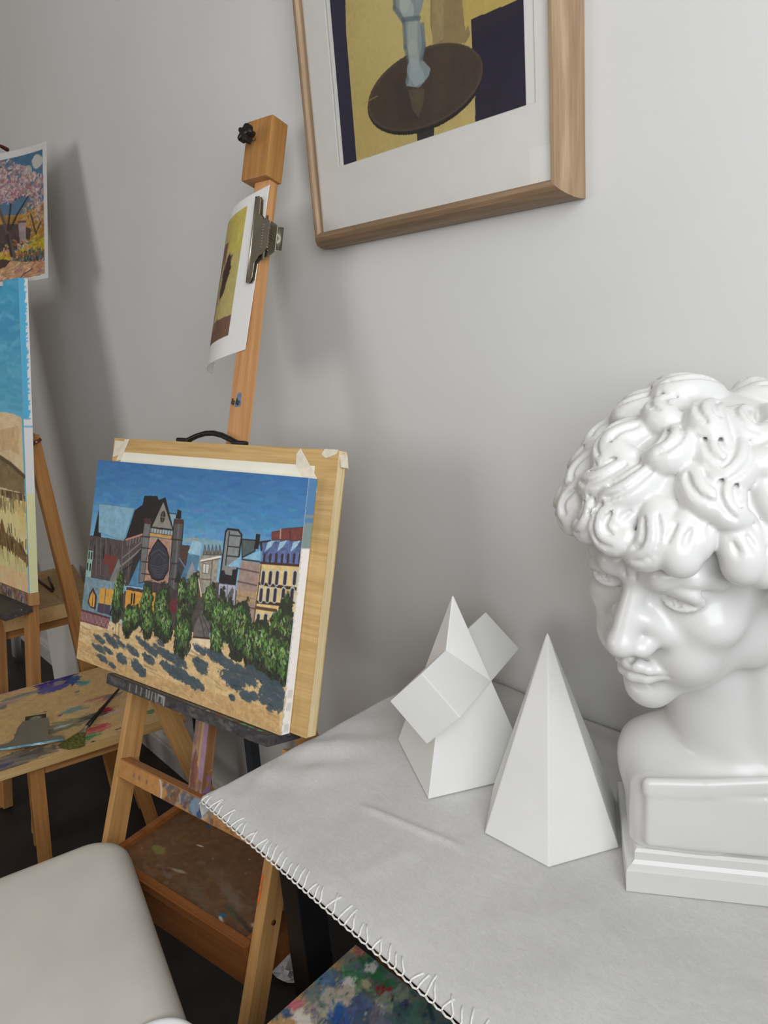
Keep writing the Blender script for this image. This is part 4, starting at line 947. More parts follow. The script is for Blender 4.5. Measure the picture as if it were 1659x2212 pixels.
def blossom_print():
    # sheet hanging from the left easel's mast, turned a little towards the wall
    y = math.radians(26); d = np.array([math.cos(y), math.sin(y), 0]); c0 = on_plane((98, 303), (-2.16, 0, 0), (1, 0, 0)); c1 = on_plane((112, 600), (-2.16, 0, 0), (1, 0, 0))
    c1 = c1 + np.array([.0, -.012, 0])
    Wd = .42
    def surf(u, v):
        r = (1 - u) * Wd
        p = np.outer(1 - v, c0) + np.outer(v, c1); p = p - np.outer(r, d); p[:, 2] -= .020 * (r / .15) * .25
        p += np.outer(.010 * np.sin(u * 6), [d[1], -d[0], 0]); return p
    a = lambda x, y_: (x / 6.508, 280 + y_ / 6.508)
    hm = homography([(0 - 110, 327 + 27), (98, 303), (112, 600), (0 - 110, 616)])
    def mp(p):
        q = a(*p); u = (q[0] + 160) / 270.; top = 303 + (98 - q[0]) * .245; bot = 598 + (112 - q[0]) * .03
        return 1 - (104 + (q[1] - 300) * .03 - q[0]) / 262., (q[1] - top) / (bot - top)
    P = Paint(200, 200, (232, 231, 228), mp)
    P.poly([(-900, 520), (0, 325), (612, 210), (650, 1100), (690, 2000), (-900, 2100)], (84, 122, 150), var=.1)
    P.poly([(-900, 520), (0, 330), (612, 215), (625, 500), (-900, 700)], (70, 112, 146), .6, var=.1)
    P.blob((530, 420), 11, 11, 0, (206, 204, 196), 1, .15); P.blob((380, 560), 11, 9, 0, (196, 190, 180), .9); P.blob((450, 620), 10, 7, 0, (190, 184, 176), .8)
    P.poly([(-900, 1180), (300, 1130), (650, 1000), (680, 1500), (-900, 1600)], (176, 128, 52), var=.25); P.dabs(160, (500, 1150), 26, 26, [(196, 150, 60), (170, 104, 36), (206, 178, 110), (180, 160, 130)], 4, 2, 40, 60)
    P.poly([(-900, 1250), (260, 1260), (440, 1340), (420, 1480), (200, 1620), (-900, 1700)], (74, 56, 52), var=.25); P.poly([(240, 1230), (355, 1230), (362, 1500), (270, 1520)], (170, 148, 146), var=.15); P.poly([(230, 1215), (365, 1215), (360, 1245), (235, 1245)], (104, 80, 80))
    P.poly([(-900, 1600), (200, 1640), (420, 1540), (670, 1480), (680, 1640), (500, 1700), (-900, 1850)], (192, 166, 40), var=.2); P.dabs(120, (540, 1560), 24, 12, [(206, 190, 50), (170, 160, 40), (190, 140, 40)], 4, 2, 10, 40)
    P.dabs(160, (480, 1720), 34, 10, [(70, 84, 62), (48, 54, 44), (120, 126, 100), (160, 70, 50)], 5, 1.8, 80, 30)
    P.poly([(-900, 1880), (180, 1760), (320, 1790), (680, 1820), (690, 2000), (-900, 2080)], (204, 158, 112), var=.15); P.dabs(160, (340, 1920), 60, 12, [(222, 184, 140), (196, 132, 96), (168, 128, 128), (206, 150, 110)], 7, 2, -10, 25)
    P.dabs(60, (220, 1600), 24, 14, [(200, 140, 70), (150, 84, 50), (220, 190, 150)], 5, 2, 60, 40)
    P.poly([(-300, 1720), (60, 1730), (130, 1760), (60, 1840), (-300, 1900)], (74, 48, 32))
    BR = (52, 34, 36)
    P.line([(190, 1700), (120, 1480), (60, 1280), (0, 1110), (-80, 900)], 7, (96, 80, 76), 1, 3); P.line([(150, 1690), (90, 1400)], 4, BR)
    P.line([(95, 1330), (130, 1020), (165, 800)], 3.5, BR, 1, 1.5); P.line([(130, 1320), (230, 1120), (330, 970), (400, 870), (520, 920)], 3.2, BR, 1, 1.2); P.line([(130, 1000), (170, 935), (230, 905), (370, 862)], 2.2, BR, 1, 1.2); P.line([(520, 1420), (470, 1250), (430, 1130)], 2, BR); P.line([(520, 1400), (600, 1260)], 1.6, BR)
    PK = [(196, 150, 156), (214, 186, 180), (170, 110, 118), (222, 206, 196), (146, 112, 116), (206, 168, 166)]
    for (x, y_, rx, ry, n) in ((200, 700, 26, 26, 260), (40, 620, 24, 24, 200), (420, 720, 26, 16, 220), (540, 820, 16, 16, 110), (-150, 760, 26, 30, 240), (60, 880, 20, 12, 120), (560, 1080, 14, 16, 80), (300, 820, 22, 8, 80)): P.dabs(n, (x, y_), rx, ry, PK, 3.5, 1.8, 50, 60, .85)
    P.line([(240, 2040), (330, 1960), (470, 1900)], 2, (110, 84, 84))
    # white margin
    mk = np.zeros((P.h, P.w), bool); b = 7
    mk[:b + 4] = 1; mk[-b:] = 1; mk[:, -b:] = 1; mk[:, :b] = 1
    P.a[mk] = (232, 231, 228)
    o = painted('blossom_print', P, surf, M['print'], None, .8)
    sm = o.modifiers.new('thickness', 'SOLIDIFY'); sm.thickness = .0004
    tag(o, 'art print of a pink blossoming tree hanging above the left canvas', 'print')
blossom_print()

# ------------------------------------------------------------------ wooden stools
def paint_stool(name, label, corner, e, p, le, lp, z, th, maker, splay=(.06, .02), legr=.034, group=None, inset=.05, inset_e=None):
    """corner: one top corner; e and p: edge directions of the top, le and lp its sizes"""
    e = unit([*e, 0]); p = unit([*p, 0]); O = np.array([*corner, z]); c = O + e * le / 2 + p * lp / 2
    root = empty(name, (c[0], c[1], 0)); tag(root, label, 'stool', group)
    fr = frame(O, e, p, ZU) if np.cross(e, p)[2] > 0 else frame(O, p, e, ZU)
    sx, sy = (le, lp) if np.cross(e, p)[2] > 0 else (lp, le)
    box('seat_board', (0, 0, -th), (sx, sy, -.0006), M['pine' if sx < sy else 'pinex'], root, fr, .002)
    P, gain = maker(O, e, p, le, lp)
    painted('paint_layer', P, (lambda u, v: O + np.outer(u * le, e) + np.outer((1 - v) * lp, p)) if np.cross(e, p)[2] > 0 else (lambda u, v: O + np.outer(u * lp, p) + np.outer((1 - v) * le, e)), M['palette'], root, gain)
    tops = {}
    for i in (0, 1):
        for j in (0, 1):
            ie = inset_e or inset
            t = O + e * (ie + i * (le - 2 * ie)) + p * (inset + j * (lp - 2 * inset)) - ZU * (th + .002)
            b = t + e * (splay[1] * (1 if i else -1)) + p * (splay[0] * (1 if j else -1)); b[2] = .002
            beam('leg', t, b, legr, legr, M['pineleg'], root, side=tuple(e)); tops[i, j] = t, b
    for i in (0, 1):
        a, b = [tops[i, j][0] * .55 + tops[i, j][1] * .45 for j in (0, 1)]
        beam('stretcher', a, b, .018, .03, M['pineleg'], root, side=(0, 0, 1))
    for j in (0, 1):
        a, b = tops[0, j][0] - ZU * .02, tops[1, j][0] - ZU * .02
        beam('apron', a, b, .036, .016, M['pineleg'], root, side=(0, 0, 1))
    return root
M['pinex'] = m_wood('pale_pine_board', (188, 146, 88), (216, 178, 118), (228, 196, 142), 0, stains=[((60, 46, 50), .73, 16, .9)])
def stool_mapper(O, e, p, le, lp, pf):
    def mp(q):
        w_ = on_z(pf(*q), O[2]) - O; a, b = (w_ @ e) / le, (w_ @ p) / lp
        return (a, 1 - b) if np.cross(e, p)[2] > 0 else (b, 1 - a)
    return mp
def near_stool_paint(O, e, p, le, lp):
    g = lambda x, y: (x / 4.366, 1400 + y / 4.366)
    W, Hh = (260, 200) if np.cross(e, p)[2] > 0 else (200, 260)
    P = Paint(W, Hh, (214, 178, 122), stool_mapper(O, e, p, le, lp, g)); rg = P.rg
    P.poly([(-3000, -500), (3000, -500), (3000, 3000), (-3000, 3000)], (212, 178, 124), var=.09)
    ang = 90 if W < Hh else 0
    C = [(196, 150, 132), (176, 160, 110), (150, 140, 120), (190, 164, 150), (138, 150, 146), (206, 160, 120), (160, 132, 110)]
    for k in range(110): P.blob((rg.uniform(-1400, 1700), rg.uniform(100, 1200)), rg.uniform(10, 30), rg.uniform(1.5, 4), ang + rg.normal() * 6, C[k % 7], .45, .5, 4)
    def B(x, y, rx, ry, c, al=.9, da=0, r=.35): P.blob((x, y), *( (rx, ry) ), ang + da, c, al, max(r, .6), 2.2, .2); P.dabs(int(rx * .8) + 3, (x, y), *((rx, ry) if ang == 0 else (ry, rx)), [c], rx * .7, max(ry * .22, 1), ang + da, 10, .6, 16)
    B(540, 330, 26, 20, (66, 62, 140), .95, 0, .4); B(480, 380, 18, 12, (92, 90, 160), .9); B(610, 270, 14, 12, (52, 48, 128)); B(700, 300, 10, 12, (60, 96, 150)); B(790, 330, 9, 8, (70, 150, 160)); B(420, 290, 9, 9, (92, 130, 170)); B(240, 330, 12, 8, (104, 136, 170), .8)
    B(560, 330, 9, 7, (150, 146, 150), .9); P.line([(450, 330), (480, 300), (560, 285), (605, 310), (590, 340), (500, 360), (455, 350), (450, 330)], 1.2, (150, 124, 110), .9); B(740, 215, 8, 2, (54, 44, 90)); B(330, 310, 8, 5, (196, 176, 120)); B(200, 450, 30, 5, (132, 144, 140), .8); B(730, 410, 4, 3, (92, 108, 140)); B(840, 160, 8, 2, (150, 106, 140), .7)
    B(690, 580, 14, 7, (122, 150, 146), .85); B(780, 570, 9, 3, (120, 150, 150), .8); B(560, 635, 4, 2.5, (126, 76, 104)); B(640, 720, 34, 12, (140, 136, 108), .75); B(880, 640, 24, 7, (80, 80, 78), .7); B(520, 760, 18, 3, (196, 214, 216), .9); B(920, 760, 14, 9, (196, 84, 84), .9, 0, .5); B(1010, 580, 7, 7, (178, 44, 60), .95); B(960, 570, 4, 3, (120, 30, 50)); B(860, 830, 10, 7, (84, 158, 100), .95); B(1010, 480, 14, 5, (200, 120, 110), .6); B(930, 470, 18, 4, (186, 116, 108), .6); B(1080, 440, 14, 6, (110, 120, 120), .6); B(1420, 600, 14, 5, (72, 128, 84), .7)
    B(120, 1060, 44, 16, (120, 112, 104), .9, 0, .3); B(30, 1110, 14, 5, (84, 80, 120), .8); B(0, 560, 10, 8, (100, 116, 112), .7); B(430, 600, 2, 1, (40, 36, 40)); B(1120, 760, 4, 1.6, (40, 34, 34)); B(880, 885, 3, 2.5, (44, 38, 44)); B(70, 520, 20, 5, (180, 150, 160), .6); B(60, 420, 26, 5, (190, 158, 164), .5); B(760, 830, 26, 3, (206, 132, 120), .6); B(1060, 610, 20, 2, (206, 172, 190), .7)
    for k in range(50): P.blob((rg.uniform(0, 1500), rg.uniform(200, 1100)), rg.uniform(.7, 2.2), rg.uniform(.5, 1.2), ang + rg.normal() * 30, [(60, 50, 50), (96, 60, 80), (70, 96, 100)][k % 3], .85)
    return P, .95
es = np.array([.2318, .9728]); ps = np.array([-.9728, .2318]); cr = np.array([-1.676, -.167])
paint_stool('painting_stool', 'low pine stool with purple and blue paint smears beside the church easel', tuple(cr - es * .52), es, ps, .52, .445, .5, .026, near_stool_paint, (.03, .05), inset_e=.155)
def far_stool_paint(O, e, p, le, lp):
    g = lambda x, y: (x / 7.373, 1180 + y / 7.373)
    P = Paint(120, 160, (206, 168, 108), stool_mapper(O, e, p, le, lp, g))
    P.poly([(-3000, -800), (4000, -800), (4000, 3000), (-3000, 3000)], (204, 168, 110), var=.08)
    for k in range(60): P.blob((P.rg.uniform(300, 1700), P.rg.uniform(280, 950)), P.rg.uniform(2, 9), P.rg.uniform(.6, 1.6), 90 + P.rg.normal() * 8, [(150, 112, 66), (120, 90, 60), (190, 150, 92)][k % 3], .8)
    return P, .95
e2 = np.array([math.cos(math.radians(78)), math.sin(math.radians(78))]); p2 = np.array([-e2[1], e2[0]]); br = np.array([-2.829, -.022])
paint_stool('painting_stool', 'taller plain pine stool carrying two pencils, standing against the wall', tuple(br - p2 * .445 - e2 * .44), e2, p2, .44, .445, .64, .05, far_stool_paint, (.05, .02))
def front_stool_paint(O, e, p, le, lp):
    g = lambda x, y: (420 + x / 2.86, 1560 + y / 2.86)
    P = Paint(240, 300, (196, 156, 104), stool_mapper(O, e, p, le, lp, g)); rg = P.rg
    P.poly([(-3000, -800), (4000, -800), (4000, 6000), (-3000, 6000)], (190, 152, 104), var=.12)
    C = [(92, 108, 112), (110, 124, 120), (84, 112, 100), (132, 128, 110), (96, 92, 92), (120, 132, 140), (150, 136, 110)]
    for k in range(120): P.blob((rg.uniform(700, 1700), rg.uniform(1430, 2300)), rg.uniform(8, 26), rg.uniform(3, 8), 90 + rg.normal() * 25, C[k % 7], .55, .5, 3)
    def B(x, y, rx, ry, c, al=.95, da=0, r=.4): P.blob((x, y), rx, ry, 90 + da, c, al, max(r, .6), 2.0, .2); P.dabs(int(rx * .8) + 3, (x, y), ry, rx, [c], rx * .6, max(ry * .25, 1.2), 90 + da, 35, .6, 18)
    B(1150, 1720, 46, 30, (92, 112, 112), .7); B(1000, 1800, 40, 16, (78, 98, 130), .8); B(850, 1710, 14, 13, (196, 184, 168)); B(930, 1670, 12, 9, (206, 192, 172)); B(1150, 1660, 22, 8, (110, 108, 104), .8); B(1180, 1655, 9, 6, (176, 36, 50)); B(1130, 1560, 26, 4, (60, 124, 80), .9); B(1010, 1590, 22, 5, (78, 140, 90), .8); B(820, 1590, 14, 7, (92, 120, 150), .9); B(1090, 1515, 6, 5, (232, 228, 224)); B(960, 1600, 7, 4, (236, 232, 228)); B(1060, 1620, 8, 4, (200, 190, 150)); B(890, 1780, 12, 4, (50, 96, 160), .95, 40); B(880, 1830, 14, 4, (48, 90, 160), .95, 30); B(1220, 1750, 16, 14, (150, 164, 140), .9); B(1300, 1790, 14, 8, (64, 76, 96), .9); B(1160, 1840, 18, 9, (120, 124, 140), .9); B(620, 1750, 12, 5, (206, 120, 130), .8); B(680, 1840, 22, 5, (232, 222, 212), .9); B(560, 1790, 8, 3, (70, 92, 120)); B(510, 1790, 8, 4, (70, 100, 110), .9); B(400, 1840, 6, 5, (200, 80, 110)); B(540, 1740, 3, 3, (220, 210, 90)); B(1410, 1785, 3, 2, (160, 30, 40)); B(1460, 1815, 3, 3, (166, 34, 44)); B(1010, 1410, 8, 3, (180, 110, 120), .8); B(1400, 1880, 30, 14, (84, 116, 112), .8); B(740, 1700, 16, 5, (110, 124, 120), .7)
    for k in range(120): P.blob((rg.uniform(500, 1500), rg.uniform(1430, 1950)), rg.uniform(.8, 3), rg.uniform(.6, 1.6), rg.uniform(0, 180), [(40, 40, 44), (230, 226, 220), (90, 50, 50), (60, 90, 130), (206, 180, 110)][k % 5], .9)
    return P, .9
paint_stool('painting_stool', 'pine stool thick with blue, green and white paint, tucked under the cloth', (-.683, -.40), (.06, -1), (1, .06), .5, .40, .62, .03, front_stool_paint, (.02, .02))

# ------------------------------------------------------------------ things on the stools
def fan_brush():
    z = .5; a = on_z((258, 1487), z + .012); b = on_z((176, 1583), z + .006); c = on_z((157, 1612), z + .005)
    root = empty('fan_brush', tuple(b)); tag(root, 'fan brush with black handle and green-stained bristles on the smeared stool', 'brush')
    d = unit(b - a); L = np.linalg.norm(b - a)
    tube('handle', [a, a + d * .01, a + d * L * .55, a + d * L * .86, b - d * .035], [.0022, .0032, .0046, .0056, .0042], M['black_plastic'], root, 10)
    side = np.cross(d, ZU); side = unit(side)
    tube('ferrule', [b - d * .036, b - d * .018], [.0046, .0046], M['steel'], root, 10)
    bm = bmesh.new(); R = []
    for k in range(5):
        f_ = k / 4; w_ = .0046 + .006 * f_; h_ = .0046 - .0022 * f_; o = b - d * (.018 * (1 - f_)) - ZU * .001 * f_
        R.append([bm.verts.new(tuple(o + side * w_ * math.cos(t) + ZU * h_ * math.sin(t))) for t in np.linspace(0, 2 * math.pi, 12, endpoint=False)])
    for p, q in zip(R, R[1:]):
        for k in range(12): bm.faces.new((p[k], p[(k + 1) % 12], q[(k + 1) % 12], q[k]))
    link('ferrule_crimp', mesh_of(bm, 'ferrule_crimp'), M['steel'], root, smooth=True)
    bm = bmesh.new(); R = []; n = 18
    ln = np.linalg.norm(c - b) + .008
    for k in range(6):
        f_ = k / 5; row = []
        for j in range(n):
            s_ = j / (n - 1) * 2 - 1; half = .0095 + .026 * f_; o = b + d * (ln * f_ * (1 - .22 * s_ * s_) + random.uniform(-.001, .001) * (k == 5)) + side * half * s_
            row.append((o, .0022 - .0008 * f_))
        R.append(row)
    top = [[bm.verts.new(tuple(o + ZU * (h_ - .0015 * i / 5))) for o, h_ in row] for i, row in enumerate(R)]; bot = [[bm.verts.new(tuple(o - ZU * (h_ + .0012 * i / 5))) for o, h_ in row] for i, row in enumerate(R)]
    for A_, flip in ((top, False), (bot, True)):
        for r0, r1 in zip(A_, A_[1:]):
            for j in range(n - 1): f_ = (r0[j], r0[j + 1], r1[j + 1], r1[j]); bm.faces.new(f_[::-1] if flip else f_)
    for j in range(n - 1): bm.faces.new((top[-1][j], top[-1][j + 1], bot[-1][j + 1], bot[-1][j]))
    for i in range(5):
        bm.faces.new((top[i][0], top[i + 1][0], bot[i + 1][0], bot[i][0])); bm.faces.new((top[i][-1], bot[i][-1], bot[i + 1][-1], top[i + 1][-1]))
    bmesh.ops.recalc_face_normals(bm, faces=bm.faces)
    link('bristles', mesh_of(bm, 'bristles'), M['bristle'], root)
fan_brush()
def stool_clip():
    z = .5; a = on_z((-30, 1630), z + .010); b = on_z((138, 1603), z + .010); x = unit(b - a); y = np.cross(ZU, x)
    if y @ (on_z((60, 1540), z) - a) < 0: y = -y
    n = np.cross(x, y); bl = .165; org = b - x * bl / 2 + ZU * .006
    n = n if n[2] > 0 else -n
    til = math.radians(8)
    bulldog('bulldog_clip', frame(org, x, y * math.cos(til) + n * math.sin(til), np.cross(x, y * math.cos(til) + n * math.sin(til))), 'steel bulldog clip with a blue paint-smeared edge lying on the smeared stool', bl, .078, .085, .016, 'bluesteel')
stool_clip()
def pencils():
    z = .64
    for (p, q, lab) in (((79, 1250), (113, 1277), 'longer dark pencil lying on the taller pine stool'), ((105, 1247), (115.5, 1273), 'shorter sharpened pencil stub touching the longer one on the taller stool')):
        a = on_z(p, z + .0047); b = on_z(q, z + .0047); d = unit(b - a); root = empty('pencil', tuple(a)); tag(root, lab, 'pencil')
        tube('shaft', [a, b], .0042, M['pencil'], root, 6)
        tube('point', [a - d * .0002, a - d * .016], [.0042, .0008], M['pineleg'] if 'stub' in lab else M['pencil'], root, 6)
pencils()

# ------------------------------------------------------------------ white seat in the foreground
def rounded(sx, sy, r, n=8):
    o = []
    for cx, cy, a0 in ((sx - r, sy - r, 0), (r, sy - r, 90), (r, r, 180), (sx - r, r, 270)):
        for k in range(n + 1): a = math.radians(a0 + 90 * k / n); o.append((cx + r * math.cos(a), cy + r * math.sin(a)))
    return o
def white_stool():
    z = .6; yw = math.radians(-12.5); ex = np.array([math.cos(yw), math.sin(yw), 0]); ey = np.array([-ex[1], ex[0], 0])
    # far right corner of the seat; the seat runs towards the camera (x) and away to the left (-y)
    c = np.array([-1.229, -.513, z]); sx, sy = .50, .42
    fr = frame(c - ey * sy, ex, ey, ZU)
    root = empty('white_stool', tuple((c + ex * sx / 2 - ey * sy / 2) * [1, 1, 0])); tag(root, 'scuffed white plastic stool with rounded seat in the bottom left corner', 'stool')
    # rolled-over seat shell
    bm = bmesh.new(); prof = [(.0, -.052), (.0, -.036), (.003, -.024), (.009, -.014), (.018, -.006), (.030, -.0015), (.05, 0)]
    R = [[bm.verts.new((x, y, zz)) for x, y in [(px + (sx / 2 - px) * 2 * i / sx * 0 + 0, py) for px, py in rounded_inset(sx, sy, .065, i)]] for i, zz in prof]
    k = len(R[0])
    for a, b in zip(R, R[1:]):
        for j in range(k): bm.faces.new((a[j], a[(j + 1) % k], b[(j + 1) % k], b[j]))
    bm.faces.new(R[-1]); bm.faces.new(R[0][::-1])
    link('seat', mesh_of(bm, 'seat'), M['white_plastic'], root, fr, smooth=True)
    # bright raised rim of the hand grip near the camera end
    t = on_z((330, 2200), z) - np.array(c - ey * sy); cx, cy = t @ ex, t @ ey
    pts = []
    for kk in range(21):
        a = math.radians(-70 + 180 * kk / 20); pts.append((cx + .062 - .05 * math.sin(a + .5), cy + .052 * math.cos(a + .5) - .012, .001))
    tube('grip_rim', pts, .007, M['bright_plastic'], root, 10, fr)
    for x, y in ((.06, .06), (sx - .06, .06), (.06, sy - .06), (sx - .06, sy - .06)):
        tube('leg', [(x, y, -.045), (x + (.03 if x > .2 else -.03), y + (.03 if y > .2 else -.03), -z + .002)], [.02, .016], M['bright_plastic'], root, 12, fr)
def rounded_inset(sx, sy, r, i):
    return [(x + i, y + i) for x, y in rounded(sx - 2 * i, sy - 2 * i, max(r - i * .6, .01))]
white_stool()

# ------------------------------------------------------------------ things behind, near the floor
def metal_stand():
    y = -.10; root = empty('metal_stand', (-1.66, y, 0)); tag(root, 'dark slate metal stand behind the church easel by the wall', 'stand')
    for p0, p1 in (((429, 1552), (437, 1623)), ((542, 1597), (547, 1642))):
        a = on_y(p0, y); b = on_y(p1, y); d = unit(b - a); top = a + d * ((.72 - a[2]) / d[2]); bot = a + d * ((.003 - a[2]) / d[2])
        beam('leg', top, bot, .032, .024, M['slate_metal'], root, side=(1, 0, 0)); xs = (top[0]) if p0[0] < 500 else (xs, top[0])
    box('top_bar', (xs[0] - .03, y - .014, .7205), (xs[1] + .03, y + .014, .742), M['slate_metal'], root)
metal_stand()
b = on_z((37, 1419), .0); t = on_plane((24, 1248), (-3.42, 0, 0), (1, 0, 0)); d = unit(t - b)
tag(tube('white_tube', [b + d * .02, b + d * .021, b + d * .66], [.018, .021, .021], M['bright_plastic'], None, 20), 'white round tube leaning behind the taller pine stool', 'tube')
def leaning_board():
    a = on_y((167, 1437), -.075); c = on_y((150, 1335), -.045)
    d = unit(c - a); bot = a + d * ((.004 - a[2]) / d[2]); top = bot + d * .62
    s = np.array([-1.0, 0, 0]); w_ = .30
    bm = box_me('leaning_panel', (0, -.004, 0), (w_, .004, np.linalg.norm(top - bot)), .001)
    x = unit(s - d * (s @ d)); o = link('leaning_panel', bm, M['canvas_white'], None, frame(bot, x, np.cross(d, x), d))
    tag(o, 'thin white panel leaning on the wall behind the stools', 'panel')
leaning_board()
def tissue():
    c = on_z((628, 2082), .02); bm = bmesh.new(); bmesh.ops.create_icosphere(bm, subdivisions=3, radius=1)
    for v in bm.verts:
        n_ = 1 + .35 * math.sin(v.co.x * 7 + 2) * math.cos(v.co.y * 6) + .25 * math.sin(v.co.z * 11 + v.co.x * 5); v.co = Vector((v.co.x * .05, v.co.y * .035, max(v.co.z, -.55) * .035)) * n_
    zm = min(v.co.z for v in bm.verts); c[2] = -zm + .001
    tag(link('crumpled_tissue', mesh_of(bm, 'crumpled_tissue'), M['tissue'], None, T(*c)), 'crumpled white tissue on the dark floor behind the storage box', 'tissue')
tissue()

# ------------------------------------------------------------------ plaster bust, sculpted as a signed distance field
def smin(a, b, k):
    h = np.clip(.5 + .5 * (b - a) / k, 0, 1); return b + (a - b) * h - k * h * (1 - h)
def smax(a, b, k): return -smin(-a, -b, k)
class Field:
    def __init__(s, lo, hi, h):
        s.lo = np.array(lo, float); s.h = h; s.n = np.ceil((np.array(hi) - s.lo) / h).astype(int) + 1
        s.D = np.full(s.n, .05, np.float32)
    def at(s, c, r):
        i0 = np.maximum(np.floor((np.array(c) - r - s.lo) / s.h).astype(int), 0); i1 = np.minimum(np.ceil((np.array(c) + r - s.lo) / s.h).astype(int) + 1, s.n)
        if np.any(i0 >= i1): return None, None
        sl = tuple(slice(a, b) for a, b in zip(i0, i1))
        ax = [s.lo[k] + np.arange(i0[k], i1[k]) * s.h for k in range(3)]
        return sl, np.stack(np.meshgrid(*ax, indexing='ij'), -1)
    def put(s, c, r, fn, k, cut=False):
        sl, p = s.at(c, r + k + .006)
        if sl is None: return
        d = fn(p)
        s.D[sl] = (smax(s.D[sl], -d, k) if cut else smin(s.D[sl], d, k)).astype(np.float32)
    def mesh(s):
        D = s.D; S_ = D < 0; n = np.array(D.shape) - 1
        C8 = [(i, j, k) for i in (0, 1) for j in (0, 1) for k in (0, 1)]
        sub = lambda A, o: A[o[0]:o[0] + n[0], o[1]:o[1] + n[1], o[2]:o[2] + n[2]]
        cnt = sum(sub(S_, o).astype(np.int8) for o in C8); mix = (cnt > 0) & (cnt < 8)
        I = np.argwhere(mix); idx = np.full(n, -1, np.int64); idx[mix] = np.arange(len(I))
        acc = np.zeros((len(I), 3)); w = np.zeros(len(I))
        val = {o: D[I[:, 0] + o[0], I[:, 1] + o[1], I[:, 2] + o[2]].astype(float) for o in C8}
        for a in C8:
            for ax in range(3):
                if a[ax]: continue
                b = list(a); b[ax] = 1; b = tuple(b); da, db = val[a], val[b]; cr = (da < 0) != (db < 0)
                t = np.where(cr, da / np.where(cr, da - db, 1), 0); p = np.array(a, float)[None] + np.zeros((len(I), 3)); p[:, ax] = t
                acc += p * cr[:, None]; w += cr
        V = s.lo + (I + acc / w[:, None]) * s.h
        Fs = []
        for ax in range(3):
            o1, o2 = [(1, 2), (2, 0), (0, 1)][ax]
            A = np.take(S_, range(0, S_.shape[ax] - 1), ax); Bq = np.take(S_, range(1, S_.shape[ax]), ax)
            e = np.argwhere(A != Bq); e = e[(e[:, o1] > 0) & (e[:, o2] > 0) & (e[:, o1] < n[o1]) & (e[:, o2] < n[o2])]
            inside = S_[e[:, 0], e[:, 1], e[:, 2]]
            q = []
            for d1, d2 in ((-1, -1), (0, -1), (0, 0), (-1, 0)):
                c = e.copy(); c[:, o1] += d1; c[:, o2] += d2; q.append(idx[c[:, 0], c[:, 1], c[:, 2]])
            q = np.stack(q, 1); q[~inside] = q[~inside][:, ::-1]; Fs.append(q)
        return V, np.concatenate(Fs)
def relax(V, F, it, lam=.5):
    E = np.concatenate([F[:, [0, 1]], F[:, [1, 2]], F[:, [2, 3]], F[:, [3, 0]]]); n = len(V)
    deg = np.bincount(E.ravel(), minlength=n)[:, None]
    for _ in range(it):
        for f in (lam, -lam * 1.04):
            A = np.zeros_like(V)
            for k in range(3): A[:, k] = np.bincount(E[:, 0], V[E[:, 1], k], n) + np.bincount(E[:, 1], V[E[:, 0], k], n)
            V = V + f * (A / np.maximum(deg, 1) - V)
    return V
